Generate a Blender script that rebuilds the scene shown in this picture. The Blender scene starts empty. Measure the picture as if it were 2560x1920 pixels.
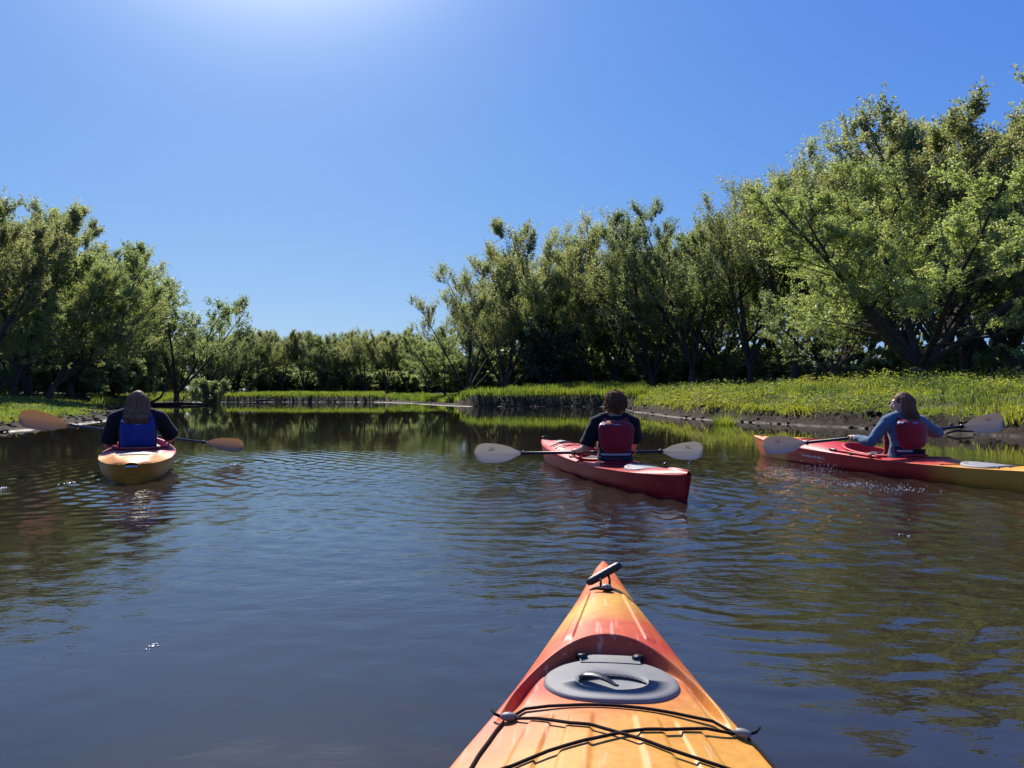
import bpy, math, random
import numpy as np
from mathutils import Vector, Matrix
R = math.radians
rng = np.random.default_rng(7)
random.seed(7)
SC = bpy.context.scene
COL = SC.collection

# ------------------------------------------------------------------ camera, world, sun, exposure
CAM_H = 0.78
cam_d = bpy.data.cameras.new('camera')
cam = bpy.data.objects.new('camera', cam_d); COL.objects.link(cam)
cam_d.sensor_width = 36.0
cam_d.lens = 36.0 * 1900.0 / 2560.0
cam_d.clip_start = 0.02; cam_d.clip_end = 3000
cam.location = (0, 0, CAM_H)
cam.rotation_euler = (R(90) + math.atan(30.0 / 1900.0), 0, 0)
SC.camera = cam
SUN_AZ, SUN_EL = -19.0, 43.0
world = bpy.data.worlds.new('World'); SC.world = world; world.use_nodes = True
wn, wl = world.node_tree.nodes, world.node_tree.links
wn.clear()
sky = wn.new('ShaderNodeTexSky'); sky.sky_type = 'NISHITA'; sky.sun_disc = False
sky.sun_elevation = R(SUN_EL); sky.sun_rotation = R(SUN_AZ)
sky.air_density = 1.0; sky.dust_density = 0.6; sky.ozone_density = 2.2; sky.altitude = 0
# the phone's rendering of a clear sky: one gain and one gamma per channel, the same in every direction
bg = wn.new('ShaderNodeBackground'); bg.inputs['Strength'].default_value = 0.1
wo = wn.new('ShaderNodeOutputWorld')
sp_ = wn.new('ShaderNodeSeparateColor'); cb_ = wn.new('ShaderNodeCombineColor')
wl.new(sky.outputs[0], sp_.inputs[0])
for k_, (gain_, gam_) in enumerate([(0.318, 1.0), (.73, .755), (3.55, .226)]):
    pw = wn.new('ShaderNodeMath'); pw.operation = 'POWER'; pw.inputs[1].default_value = gam_
    ml = wn.new('ShaderNodeMath'); ml.operation = 'MULTIPLY'; ml.inputs[1].default_value = gain_
    wl.new(sp_.outputs[k_], pw.inputs[0]); wl.new(pw.outputs[0], ml.inputs[0]); wl.new(ml.outputs[0], cb_.inputs[k_])
# forward-scattering aureole close round the sun (the sun itself is just above the frame)
tc_ = wn.new('ShaderNodeTexCoord'); dt = wn.new('ShaderNodeVectorMath'); dt.operation = 'DOT_PRODUCT'
e_ = R(SUN_EL); dt.inputs[1].default_value = (math.sin(R(SUN_AZ)) * math.cos(e_), math.cos(R(SUN_AZ)) * math.cos(e_), math.sin(e_))
wl.new(tc_.outputs['Generated'], dt.inputs[0])
m1_ = wn.new('ShaderNodeMath'); m1_.operation = 'MULTIPLY_ADD'; m1_.inputs[1].default_value = 68; m1_.inputs[2].default_value = -68
wl.new(dt.outputs['Value'], m1_.inputs[0])
m2_ = wn.new('ShaderNodeMath'); m2_.operation = 'EXPONENT'; wl.new(m1_.outputs[0], m2_.inputs[0])
m3_ = wn.new('ShaderNodeMix'); m3_.data_type = 'RGBA'; m3_.blend_type = 'ADD'; m3_.inputs[0].default_value = 1
m4_ = wn.new('ShaderNodeMath'); m4_.operation = 'MULTIPLY'; m4_.inputs[1].default_value = 27.0; wl.new(m2_.outputs[0], m4_.inputs[0])
wl.new(cb_.outputs[0], m3_.inputs[6]); wl.new(m4_.outputs[0], m3_.inputs[7])
wl.new(m3_.outputs[2], bg.inputs[0]); wl.new(bg.outputs[0], wo.inputs[0])
sun_d = bpy.data.lights.new('sun', 'SUN'); sun_d.energy = 5.0; sun_d.angle = R(0.53); sun_d.color = (1.0, 0.945, 0.86)
sun = bpy.data.objects.new('sun', sun_d); COL.objects.link(sun)
sv = Vector((math.sin(R(SUN_AZ)) * math.cos(R(SUN_EL)), math.cos(R(SUN_AZ)) * math.cos(R(SUN_EL)), math.sin(R(SUN_EL))))
sun.rotation_euler = sv.to_track_quat('Z', 'Y').to_euler()
sun.location = (-20, 60, 60)
vs = SC.view_settings
vs.view_transform = 'Standard'; vs.look = 'None'; vs.gamma = 1.0; vs.use_curve_mapping = False
vs.exposure = 0.6
cy = SC.cycles
cy.max_bounces = 9; cy.transparent_max_bounces = 8; cy.diffuse_bounces = 6; cy.volume_bounces = 0; cy.volume_step_rate = 5; cy.glossy_bounces = 4
cy.transmission_bounces = 4; cy.sample_clamp_indirect = 6.0; cy.caustics_reflective = False; cy.caustics_refractive = False
cy.use_denoising = True

# ------------------------------------------------------------------ helpers
def tag(o, label=None, cat=None, group=None, kind=None):
    if label: o['label'] = label
    if cat: o['category'] = cat
    if group: o['group'] = group
    if kind: o['kind'] = kind
    return o

def empty(name, loc=(0, 0, 0), rz=0.0):
    o = bpy.data.objects.new(name, None); COL.objects.link(o)
    o.location = loc; o.rotation_euler = (0, 0, rz); o.empty_display_size = 0.2
    return o

def mesh_np(name, verts, faces, mat, parent=None, smooth=False, cols=None, mats=None, midx=None):
    """verts (n,3); faces an (m,k) array or a list of such arrays; one linked mesh object"""
    if not isinstance(faces, (list, tuple)): faces = [faces]
    faces = [np.asarray(f, dtype=np.int64) for f in faces if len(f)]
    me = bpy.data.meshes.new(name)
    verts = np.asarray(verts, dtype=np.float32)
    nl = sum(f.size for f in faces); nf = sum(len(f) for f in faces)
    me.vertices.add(len(verts)); me.vertices.foreach_set('co', verts.ravel())
    me.loops.add(nl); me.polygons.add(nf)
    me.loops.foreach_set('vertex_index', np.concatenate([f.ravel() for f in faces]).astype(np.int32))
    tot = np.concatenate([np.full(len(f), f.shape[1]) for f in faces])
    start = np.concatenate([[0], np.cumsum(tot)[:-1]])
    me.polygons.foreach_set('loop_start', start.astype(np.int32))
    me.polygons.foreach_set('loop_total', tot.astype(np.int32))
    if smooth: me.polygons.foreach_set('use_smooth', np.ones(nf, dtype=bool))
    if mats:
        for m in mats: me.materials.append(m)
        if midx is not None: me.polygons.foreach_set('material_index', np.asarray(midx, dtype=np.int32))
    elif mat: me.materials.append(mat)
    me.update(calc_edges=True)
    if cols is not None:
        ca = me.color_attributes.new('col', 'FLOAT_COLOR', 'POINT')
        c4 = np.ones((len(verts), 4), dtype=np.float32); c4[:, :cols.shape[1]] = cols
        ca.data.foreach_set('color', c4.ravel())
    me.validate()
    if name is None: return me
    o = bpy.data.objects.new(name, me); COL.objects.link(o)
    if parent is not None: o.parent = parent
    return o

class MB:
    """collects tubes, boxes and grids into one mesh"""
    def __init__(s): s.v = []; s.q = []; s.t = []; s.n = 0
    def add(s, v, q=None, t=None):
        v = np.asarray(v, dtype=float)
        s.v.append(v)
        if q is not None and len(q): s.q.append(np.asarray(q) + s.n)
        if t is not None and len(t): s.t.append(np.asarray(t) + s.n)
        s.n += len(v)
    def tube(s, pts, rad, k=8, cap=True, flat=1.0, up=None):
        pts = np.asarray(pts, dtype=float); n = len(pts)
        rad = np.full(n, rad) if np.isscalar(rad) else np.asarray(rad, dtype=float)
        tg = np.gradient(pts, axis=0); tg /= np.linalg.norm(tg, axis=1)[:, None] + 1e-12
        ref = np.array(up if up is not None else ((0, 0, 1.) if abs(tg[0][2]) < .9 else (1., 0, 0)))
        vs_ = []
        a = np.arange(k) * 2 * np.pi / k
        for i in range(n):
            u = np.cross(ref, tg[i]); u /= np.linalg.norm(u) + 1e-12
            w = np.cross(tg[i], u)
            if up is None: ref = w
            vs_.append(pts[i] + rad[i] * (np.cos(a)[:, None] * u + flat * np.sin(a)[:, None] * w))
        v = np.concatenate(vs_)
        i, j = np.meshgrid(np.arange(n - 1), np.arange(k), indexing='ij')
        j2 = (j + 1) % k
        q = np.stack([i * k + j, i * k + j2, (i + 1) * k + j2, (i + 1) * k + j], -1).reshape(-1, 4)
        t = None
        if cap:
            v = np.concatenate([v, pts[:1], pts[-1:]])
            c0, c1 = n * k, n * k + 1
            jj = np.arange(k); j2 = (jj + 1) % k
            t = np.concatenate([np.stack([jj * 0 + c0, j2, jj], -1), np.stack([jj * 0 + c1, (n - 1) * k + jj, (n - 1) * k + j2], -1)])
        s.add(v, q, t)
    def grid(s, P, closed_u=False):
        P = np.asarray(P, dtype=float); a, b = P.shape[:2]
        i, j = np.meshgrid(np.arange(a - 1), np.arange(b if closed_u else b - 1), indexing='ij')
        j2 = (j + 1) % b
        q = np.stack([i * b + j, (i + 1) * b + j, (i + 1) * b + j2, i * b + j2], -1).reshape(-1, 4)
        s.add(P.reshape(-1, 3), q)
    def ell(s, c, r, rot=None, nu=14, nv=9):
        u = np.arange(nu) * 2 * np.pi / nu; v = np.linspace(0.02, np.pi - 0.02, nv)
        P = np.stack([np.outer(np.sin(v), np.cos(u)), np.outer(np.sin(v), np.sin(u)), np.outer(np.cos(v), np.ones(nu))], -1) * np.asarray(r)
        if rot is not None: P = P @ np.array(rot).T
        s.grid(P + np.asarray(c), closed_u=True)
    def box(s, c, h, rot=None):
        v = np.array([[x, y, z] for x in (-1, 1) for y in (-1, 1) for z in (-1, 1)], dtype=float) * np.asarray(h)
        if rot is not None: v = v @ np.array(rot).T
        s.add(v + np.asarray(c), [[0, 1, 3, 2], [4, 6, 7, 5], [0, 4, 5, 1], [2, 3, 7, 6], [0, 2, 6, 4], [1, 5, 7, 3]])
    def build(s, name, mat, parent=None, smooth=True, cols=None):
        fs = []
        if s.q: fs.append(np.concatenate(s.q))
        if s.t: fs.append(np.concatenate(s.t))
        return mesh_np(name, np.concatenate(s.v), fs, mat, parent, smooth, cols)

def _h(i, j, seed):
    n = (i * 374761393 + j * 668265263 + seed * 974634777) & 0xffffffff
    n = ((n ^ (n >> 13)) * 1274126177) & 0xffffffff
    return ((n ^ (n >> 16)) & 0xffff) / 65535.0
def vnoise(x, y, seed=0):
    x = np.asarray(x, dtype=float); y = np.asarray(y, dtype=float)
    xi = np.floor(x).astype(np.int64); yi = np.floor(y).astype(np.int64)
    fx = x - xi; fy = y - yi
    fx = fx * fx * (3 - 2 * fx); fy = fy * fy * (3 - 2 * fy)
    a = _h(xi, yi, seed); b = _h(xi + 1, yi, seed); c = _h(xi, yi + 1, seed); d = _h(xi + 1, yi + 1, seed)
    return (a * (1 - fx) + b * fx) * (1 - fy) + (c * (1 - fx) + d * fx) * fy
def fbm(x, y, seed=0, o=4):
    s = 0; a = .5
    for k in range(o):
        s = s + a * (vnoise(x * 2 ** k, y * 2 ** k, seed + k) - .5); a *= .5
    return s
def sstep(a, b, x):
    t = np.clip((x - a) / (b - a), 0, 1); return t * t * (3 - 2 * t)

# ------------------------------------------------------------------ materials
def new_mat(name):
    m = bpy.data.materials.new(name); m.use_nodes = True
    nt = m.node_tree; nt.nodes.clear()
    out = nt.nodes.new('ShaderNodeOutputMaterial')
    return m, nt, out
def N(nt, typ, **kw):
    n = nt.nodes.new(typ)
    for k, v in kw.items():
        if k in n.inputs: n.inputs[k].default_value = v
        else: setattr(n, k, v)
    return n
def simple(name, col, rough=.5, spec=.5, noise=0.0, nscale=30, metal=0, bump=0.0, bscale=80, coat=0):
    m, nt, out = new_mat(name)
    p = N(nt, 'ShaderNodeBsdfPrincipled'); p.inputs['Roughness'].default_value = rough
    p.inputs['Specular IOR Level'].default_value = spec; p.inputs['Metallic'].default_value = metal
    p.inputs['Coat Weight'].default_value = coat
    tc = N(nt, 'ShaderNodeTexCoord')
    if noise:
        nz = N(nt, 'ShaderNodeTexNoise'); nz.inputs['Scale'].default_value = nscale; nz.inputs['Detail'].default_value = 5
        nt.links.new(tc.outputs['Object'], nz.inputs['Vector'])
        mp = N(nt, 'ShaderNodeMapRange'); mp.inputs['From Min'].default_value = .3; mp.inputs['From Max'].default_value = .7
        mp.inputs['To Min'].default_value = 1 - noise; mp.inputs['To Max'].default_value = 1 + noise
        nt.links.new(nz.outputs[0], mp.inputs[0])
        mx = N(nt, 'ShaderNodeMix', data_type='RGBA', blend_type='MULTIPLY'); mx.inputs[0].default_value = 1
        mx.inputs[6].default_value = (*col, 1); nt.links.new(mp.outputs[0], mx.inputs[7])
        nt.links.new(mx.outputs[2], p.inputs['Base Color'])
    else: p.inputs['Base Color'].default_value = (*col, 1)
    if bump:
        nb = N(nt, 'ShaderNodeTexNoise'); nb.inputs['Scale'].default_value = bscale; nb.inputs['Detail'].default_value = 4
        nt.links.new(tc.outputs['Object'], nb.inputs['Vector'])
        b = N(nt, 'ShaderNodeBump'); b.inputs['Strength'].default_value = bump; b.inputs['Distance'].default_value = .01
        nt.links.new(nb.outputs[0], b.inputs['Height']); nt.links.new(b.outputs[0], p.inputs['Normal'])
    nt.links.new(p.outputs[0], out.inputs[0])
    return m
def leaf_mat(name, trans=0.5, tint=(1, 1, 1), rough=.5, tgain=1.6, rnd=0.12, gl=.06):
    """vertex-coloured leaf: diffuse + translucent + a little sheen"""
    m, nt, out = new_mat(name)
    vc = N(nt, 'ShaderNodeVertexColor', layer_name='col')
    oi = N(nt, 'ShaderNodeObjectInfo')
    mp = N(nt, 'ShaderNodeMapRange'); mp.inputs['To Min'].default_value = 1 - rnd * 1.5; mp.inputs['To Max'].default_value = 1 + rnd
    nt.links.new(oi.outputs['Random'], mp.inputs[0])
    hsv = N(nt, 'ShaderNodeHueSaturation'); nt.links.new(mp.outputs[0], hsv.inputs['Value'])
    nt.links.new(vc.outputs[0], hsv.inputs['Color'])
    d = N(nt, 'ShaderNodeBsdfDiffuse'); nt.links.new(hsv.outputs[0], d.inputs[0])
    mx = N(nt, 'ShaderNodeMix', data_type='RGBA', blend_type='MULTIPLY'); mx.inputs[0].default_value = 1
    mx.inputs[7].default_value = (tint[0] * tgain, tint[1] * tgain, tint[2] * tgain, 1)
    nt.links.new(hsv.outputs[0], mx.inputs[6])
    t = N(nt, 'ShaderNodeBsdfTranslucent'); nt.links.new(mx.outputs[2], t.inputs[0])
    ms = N(nt, 'ShaderNodeMixShader'); ms.inputs[0].default_value = trans
    nt.links.new(d.outputs[0], ms.inputs[1]); nt.links.new(t.outputs[0], ms.inputs[2])
    g = N(nt, 'ShaderNodeBsdfGlossy'); g.inputs['Roughness'].default_value = rough; g.inputs['Color'].default_value = (1, 1, 1, 1)
    m2 = N(nt, 'ShaderNodeMixShader'); m2.inputs[0].default_value = gl
    nt.links.new(ms.outputs[0], m2.inputs[1]); nt.links.new(g.outputs[0], m2.inputs[2])
    nt.links.new(m2.outputs[0], out.inputs[0])
    return m
M = {}
M['leaf'] = leaf_mat('tree_leaves', .5, (1.0, 1.0, .85), tgain=2.85)
M['grass'] = leaf_mat('grass_blades', .5, (.90, 1.0, .48), tgain=2.1, rnd=0, gl=.018)
M['bark'] = simple('maple_bark', (.075, .06, .047), .9, .2, .35, 6, bump=.6, bscale=14)
# ------------------------------------------------------------------ river outline: x, y and bank profile
# profile: mud width, mud height, scarp height, rise width, plateau height, inland height
PL = dict(beach=(1.3, .10, .15, 5.5, .42, 1.3), beach2=(1.0, .12, .3, 4, .7, 1.3), near=(.42, .09, .36, 4.2, .85, 1.55),
          near2=(.38, .08, .40, 4.0, 1.0, 1.75), back=(.5, .10, .85, 8, 1.35, 2.1), low=(2.2, .07, .22, 6, .62, .95), far=(.4, .05, .72, 5, .95, 1.25),
          shelf=(.4, .08, .34, 2.6, .75, 1.6))
SH = [(-12, -60, 'beach'), (-10.2, -8, 'beach'), (-10.0, 6, 'beach'), (-10.3, 12, 'beach'), (-10.8, 16, 'beach'), (-12.0, 20.5, 'beach'),
      (-12.9, 24.5, 'beach'), (-16.5, 32, 'beach'), (-21.5, 42, 'beach2'), (-27, 55, 'beach2'), (-31, 68, 'beach2'), (-35, 82, 'low'),
      (-39.5, 95, 'far'), (-34, 98.5, 'far'), (-26, 98, 'far'), (-18, 97, 'far'), (-14.5, 91, 'low'), (-9.5, 76, 'low'),
      (-6.6, 65, 'low'), (-4.6, 60.2, 'back'), (-3.4, 57.2, 'back'), (0, 56.4, 'back'), (3.5, 56.8, 'back'), (6.4, 55.5, 'back'), (7.6, 50, 'back'),
      (6.6, 44.5, 'shelf'), (6.0, 37, 'near2'), (5.9, 29.5, 'near2'), (6.15, 26, 'near2'), (6.9, 22.8, 'near'), (7.7, 20, 'near'), (8.6, 17.8, 'near'),
      (9.6, 14.7, 'near'), (10.6, 10, 'near'), (11.2, 2, 'near'), (12, -60, 'near')]
SX = np.array([s[0] for s in SH], float); SY = np.array([s[1] for s in SH], float)
SP = np.array([PL[s[2]] for s in SH], float)
AX, AY = SX, SY; BX, BY = np.roll(SX, -1), np.roll(SY, -1)
PA, PB = SP, np.roll(SP, -1, axis=0)
def shore(x, y):
    x = np.asarray(x, float).ravel(); y = np.asarray(y, float).ravel()
    best = np.full(len(x), 1e9); bp = np.zeros((len(x), 6)); inside = np.zeros(len(x), bool)
    for k in range(len(AX)):
        dx, dy = BX[k] - AX[k], BY[k] - AY[k]
        t = np.clip(((x - AX[k]) * dx + (y - AY[k]) * dy) / (dx * dx + dy * dy), 0, 1)
        d = np.hypot(x - AX[k] - t * dx, y - AY[k] - t * dy)
        w = d < best
        best = np.where(w, d, best); bp[w] = (PA[k] + (PB[k] - PA[k]) * t[:, None])[w]
        c = ((AY[k] > y) != (BY[k] > y)) & (x < (dx) * (y - AY[k]) / (dy + 1e-12) + AX[k])
        inside ^= c
    return np.where(inside, -best, best), bp
def ground(x, y):
    sh = np.shape(x)
    s, p = shore(x, y)
    x = np.asarray(x, float).ravel(); y = np.asarray(y, float).ravel()
    wob = fbm(x * .9, y * .9, 11, 4)
    s = s + np.where(s > -3, 1, 0) * (wob * .9 * np.minimum(1, .35 + p[:, 0] * .4) + fbm(x * 4, y * 4, 31, 2) * .22)
    mw, mh, sc, rw, pl, fh = p.T
    mud = mh * np.clip(s / mw, 0, 1) ** .7 + (s > .05) * np.maximum(0, vnoise(x * 5.5, y * 5.5, 3) - .45) * .17 * np.clip(s / .3, 0, 1)
    mud += (s > .02) * np.maximum(0, vnoise(x * 14, y * 14, 5) - .5) * .09 * np.clip(s / .2, 0, 1)
    z = np.where(s < 0, np.maximum(-1.3, s * .35) - .01, mud)
    # ragged little terraces on the cut bank
    t = np.clip((s - mw) / .16, 0, 1)
    z = np.where(s > mw, mh + (sc - mh) * t ** .6, z)
    t2 = np.clip((s - mw - .16) / rw, 0, 1)
    z = np.where(s > mw + .16, sc + (pl - sc) * (t2 * t2 * (3 - 2 * t2)), z)
    t3 = np.clip((s - mw - rw) / 22, 0, 1)
    z = np.where(s > mw + rw, pl + (fh - pl) * t3 + fbm(x * .25, y * .25, 8, 3) * .35 * t3, z)
    z = z + np.where(s > mw, fbm(x * 2.1, y * 2.1, 21, 3) * .10, 0)
    return z.reshape(sh), s.reshape(sh), p[:, 0].reshape(sh)
def gz(x, y): return float(ground(np.array([x]), np.array([y]))[0][0])

# ------------------------------------------------------------------ ground sheet
def rings(r0, r1, f, f0):
    r = [r0]
    while r[-1] < r1: r.append(r[-1] + f0 + f * r[-1])
    return np.array(r)
rr = np.concatenate([np.linspace(0.5, 9, 16), rings(9.1, 110, .0078, .022), rings(112, 1500, .06, .2)])
dense = np.radians(np.linspace(-43, 43, 340)); rest = np.radians(np.linspace(46, 314, 90))
th = np.concatenate([dense, rest])
RR, TH = np.meshgrid(rr, th, indexing='ij')
GX, GY = RR * np.sin(TH), RR * np.cos(TH)
GZ, GS, GM = ground(GX, GY)
P = np.stack([GX, GY, GZ], -1)
nr, ntt = P.shape[:2]
i, j = np.meshgrid(np.arange(nr - 1), np.arange(ntt), indexing='ij'); j2 = (j + 1) % ntt
Q = np.stack([i * ntt + j, i * ntt + j2, (i + 1) * ntt + j2, (i + 1) * ntt + j], -1).reshape(-1, 4)
# drop what lies deep under the river near the camera
keep = (GS.ravel()[Q].max(axis=1) > -4)
Q = Q[keep]
# colour: wet dark mud by the water, dry pale crust, soil under the grass
gs = (GS - GM).ravel(); s_ = GS.ravel()
nz1 = vnoise(GX.ravel() * 3, GY.ravel() * 3, 77); nz2 = vnoise(GX.ravel() * .7, GY.ravel() * .7, 78)
wet = np.array([.028, .019, .011]); dry = np.array([.055, .038, .023]); soil = np.array([.026, .019, .012]); turf = np.array([.075, .085, .03])
c = wet + (dry - wet) * (np.clip(s_ / 1.2, 0, 1) * np.clip(nz1 * 1.6 - .2, 0, 1))[:, None]
k = np.clip((gs + .05) / .1, 0, 1)[:, None]; c = c * (1 - k) + soil * k
k = np.clip((gs - .12) / .25, 0, 1)[:, None]; c = c * (1 - k) + turf * (.6 + .8 * nz2[:, None]) * k
def mud_mat():
    m, nt, out = new_mat('bank_soil')
    p = N(nt, 'ShaderNodeBsdfPrincipled'); vc = N(nt, 'ShaderNodeVertexColor', layer_name='col')
    tc = N(nt, 'ShaderNodeTexCoord')
    nz = N(nt, 'ShaderNodeTexNoise'); nz.inputs['Scale'].default_value = 5; nz.inputs['Detail'].default_value = 9
    nt.links.new(tc.outputs['Object'], nz.inputs['Vector'])
    mp = N(nt, 'ShaderNodeMapRange'); mp.inputs['From Min'].default_value = .3; mp.inputs['From Max'].default_value = .7
    mp.inputs['To Min'].default_value = .45; mp.inputs['To Max'].default_value = 1.6; nt.links.new(nz.outputs[0], mp.inputs[0])
    mx = N(nt, 'ShaderNodeMix', data_type='RGBA', blend_type='MULTIPLY'); mx.inputs[0].default_value = 1
    nt.links.new(vc.outputs[0], mx.inputs[6]); nt.links.new(mp.outputs[0], mx.inputs[7])
    nt.links.new(mx.outputs[2], p.inputs['Base Color'])
    geo = N(nt, 'ShaderNodeNewGeometry'); sx = N(nt, 'ShaderNodeSeparateXYZ'); nt.links.new(geo.outputs['Position'], sx.inputs[0])
    rm = N(nt, 'ShaderNodeMapRange'); rm.inputs['From Min'].default_value = .0; rm.inputs['From Max'].default_value = .05
    rm.inputs['To Min'].default_value = .45; rm.inputs['To Max'].default_value = .95
    p.inputs['Specular IOR Level'].default_value = .12; nt.links.new(sx.outputs[2], rm.inputs[0])
    nt.links.new(rm.outputs[0], p.inputs['Roughness'])
    b = N(nt, 'ShaderNodeBump'); b.inputs['Strength'].default_value = .9; b.inputs['Distance'].default_value = .05
    nt.links.new(nz.outputs[0], b.inputs['Height']); nt.links.new(b.outputs[0], p.inputs['Normal'])
    nt.links.new(p.outputs[0], out.inputs[0]); return m
M['mud'] = mud_mat()
g = mesh_np('ground', P.reshape(-1, 3), Q, M['mud'], smooth=True, cols=c); tag(g, kind='structure')

# loose clods of wet bank earth along the waterline
def clods(n, th0, th1, r0, r1, smax):
    th = np.radians(rng.uniform(th0, th1, n)); r = np.exp(rng.uniform(math.log(r0), math.log(r1), n))
    x, y = r * np.sin(th), r * np.cos(th); z, s, mw = ground(x, y)
    k = (s > -.12) & (s < mw + smax) & (vnoise(x * 1.3, y * 1.3, 35) > .38); x, y, z, r = x[k], y[k], z[k], r[k]; n = len(x)
    ico = np.array([[0, 0, 1], [.9, 0, .4], [.28, .85, .4], [-.72, .53, .4], [-.72, -.53, .4], [.28, -.85, .4], [.72, .53, -.4], [-.28, .85, -.4], [-.9, 0, -.4], [-.28, -.85, -.4], [.72, -.53, -.4], [0, 0, -1]])
    f = np.array([[0, 1, 2], [0, 2, 3], [0, 3, 4], [0, 4, 5], [0, 5, 1], [1, 6, 2], [2, 7, 3], [3, 8, 4], [4, 9, 5], [5, 10, 1], [6, 7, 2], [7, 8, 3], [8, 9, 4], [9, 10, 5], [10, 6, 1]])
    sc = (.010 + .0007 * r) * rng.uniform(.5, 2.3, n) ** 1.4; a = rng.uniform(0, 6.28, n)
    V = ico[None] * (1 + rng.normal(0, .22, (n, 12, 1))) * sc[:, None, None] * np.array([1.3, 1.0, .6])
    V = np.stack([V[..., 0] * np.cos(a)[:, None] - V[..., 1] * np.sin(a)[:, None], V[..., 0] * np.sin(a)[:, None] + V[..., 1] * np.cos(a)[:, None], V[..., 2]], -1)
    V += np.stack([x, y, z + sc * .15], -1)[:, None]
    c = np.where((rng.random(n) < .5)[:, None], [[.022, .016, .011]], [[.055, .042, .030]]) * rng.uniform(.6, 1.4, n)[:, None]
    return V.reshape(-1, 3), (np.arange(n)[:, None, None] * 12 + f).reshape(-1, 3), np.repeat(c, 12, 0)
v1, f1, c1_ = clods(12000, 4, 41, 11, 62, .35); v2, f2, c2_ = clods(5000, -41, -20, 13, 60, .2)
o = mesh_np('mud_clods', np.concatenate([v1, v2]), np.concatenate([f1, f2 + len(v1)]), M['mud'], cols=np.concatenate([c1_, c2_])); tag(o, 'broken clods of dark wet earth along both waterlines', 'mud', kind='stuff')
# ------------------------------------------------------------------ water: real ripples as displacement
def W(x, y):
    r = np.hypot(x, y)
    h = np.zeros_like(x)
    wx = x + .5 * fbm(x * .5, y * .5, 61, 2); wy = y + .5 * fbm(x * .5, y * .5, 63, 2)
    # how stirred the surface is: churned round the boats, calm in the distance and at the near left
    stir = .07 + .85 * np.exp(-(((x - 1.2) / 2.6) ** 2 + ((y - 5.2) / 2.6) ** 2)) + .55 * np.exp(-(((x - 3.0) / 2.2) ** 2 + ((y - 4.4) / 2.6) ** 2))
    stir += .35 * np.exp(-(((x + 2.6) / 2.0) ** 2 + ((y - 6.6) / 1.9) ** 2))
    stir += .35 * np.exp(-(((x - .4) / 2.4) ** 2 + ((y - 8.0) / 1.6) ** 2))
    far = np.exp(-np.maximum(r - 9, 0) / 6)
    stir *= .14 + .86 * far
    patch = .45 + 1.1 * vnoise(x * .45, y * .8, 91)
    stir = stir * patch
    A = fbm(wx * 2.2, wy * 3.6, 41, 3) * .020 + fbm(wx * 5.5 + 9, wy * 9.5, 45, 2) * .0085 + fbm(wx * .7, wy * 1.1, 47, 2) * .022
    h += A * stir
    # spreading rings: centre, wavelength, amplitude, inner radius, reach
    for (cx, cyy, lam, amp, r0, rch) in [(-3.45, 9.0, .20, .0036, .2, 2.8), (-4.6, 6.6, .31, .0050, .1, 1.8), (-.34, 7.1, .13, .0026, 0, 1.5), (1.9, 7.7, .12, .002, 0, 1.1),
                                         (2.6, 7.2, .16, .006, .1, 1.2), (.95, 3.1, .13, .0013, .2, 1.7), (1.25, 5.3, .17, .0024, .2, 2.2),
                                         (-.2, 6.0, .19, .0034, .3, 2.6), (.5, 8.2, .21, .0034, .3, 2.6), (1.6, 3.6, .10, .0012, .1, 1.3)]:
        d = np.hypot(x - cx, y - cyy) + .22 * fbm(x * 1.1, y * 1.1, 51, 3)
        e = np.exp(-np.maximum(d - r0, 0) / (rch * .45)) * sstep(0, .25 + r0, d)
        h += amp * e * np.sin(2 * np.pi * d / lam)
    # kayak wakes: V trains off the hulls
    for (sx_, sy_, hx, hy, amp) in [(-3.4, 6.9, -.49, 1.15, .0048), (1.27, 5.62, -.22, .975, .0055), (4.3, 5.9, -.247, .969, .0050), (.22, 1.86, .1, .995, .0004)]:
        n = math.hypot(hx, hy); hx /= n; hy /= n
        a = (x - sx_) * hx + (y - sy_) * hy; b = (x - sx_) * (-hy) + (y - sy_) * hx
        ab = np.abs(b)
        q = (a - 3.6) + ab / .36                        # behind the bow wave
        ph = (ab * .93 + (a - 3.6) * .36)
        env = np.exp(-np.maximum(ab - .3, 0) / 1.5) * sstep(4.2, 2.2, a) * sstep(-2.5, 0, a)
        h += amp * env * np.sin(2 * np.pi * ph / .21 + 2 * fbm(x, y, 71, 2))
        h += amp * .9 * np.exp(-(b / .55) ** 2) * sstep(.3, -.2, a) * sstep(-3.0, -.3, a) * np.sin(2 * np.pi * a / .19 + 3 * b * b + 3 * fbm(x * 2, y * 2, 73, 2))
    # splash hump where the right paddle lifts water
    h += .018 * np.exp(-(((x - 2.95) / .28) ** 2 + ((y - 7.65) / .5) ** 2)) * (fbm(x * 9, y * 9, 75, 3) + .3)
    return h * sstep(400, 60, r)
wr = np.concatenate([np.linspace(.02, .9, 10), rings(.95, 75, .0050, .005), rings(78, 900, .10, .5)])
dense = np.radians(np.linspace(-40, 40, 330)); rest = np.radians(np.linspace(45, 315, 40)); wt = np.concatenate([dense, rest])
RR, TH = np.meshgrid(wr, wt, indexing='ij')
WX, WY = RR * np.sin(TH), RR * np.cos(TH)
WZ = W(WX, WY)
nr, ntt = WX.shape
i, j = np.meshgrid(np.arange(nr - 1), np.arange(ntt), indexing='ij'); j2 = (j + 1) % ntt
Q = np.stack([i * ntt + j, i * ntt + j2, (i + 1) * ntt + j2, (i + 1) * ntt + j], -1).reshape(-1, 4)
ws, _ = shore(WX, WY)
Q = Q[ws[Q].min(axis=1) < 6]
r_ = RR.ravel()
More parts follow.
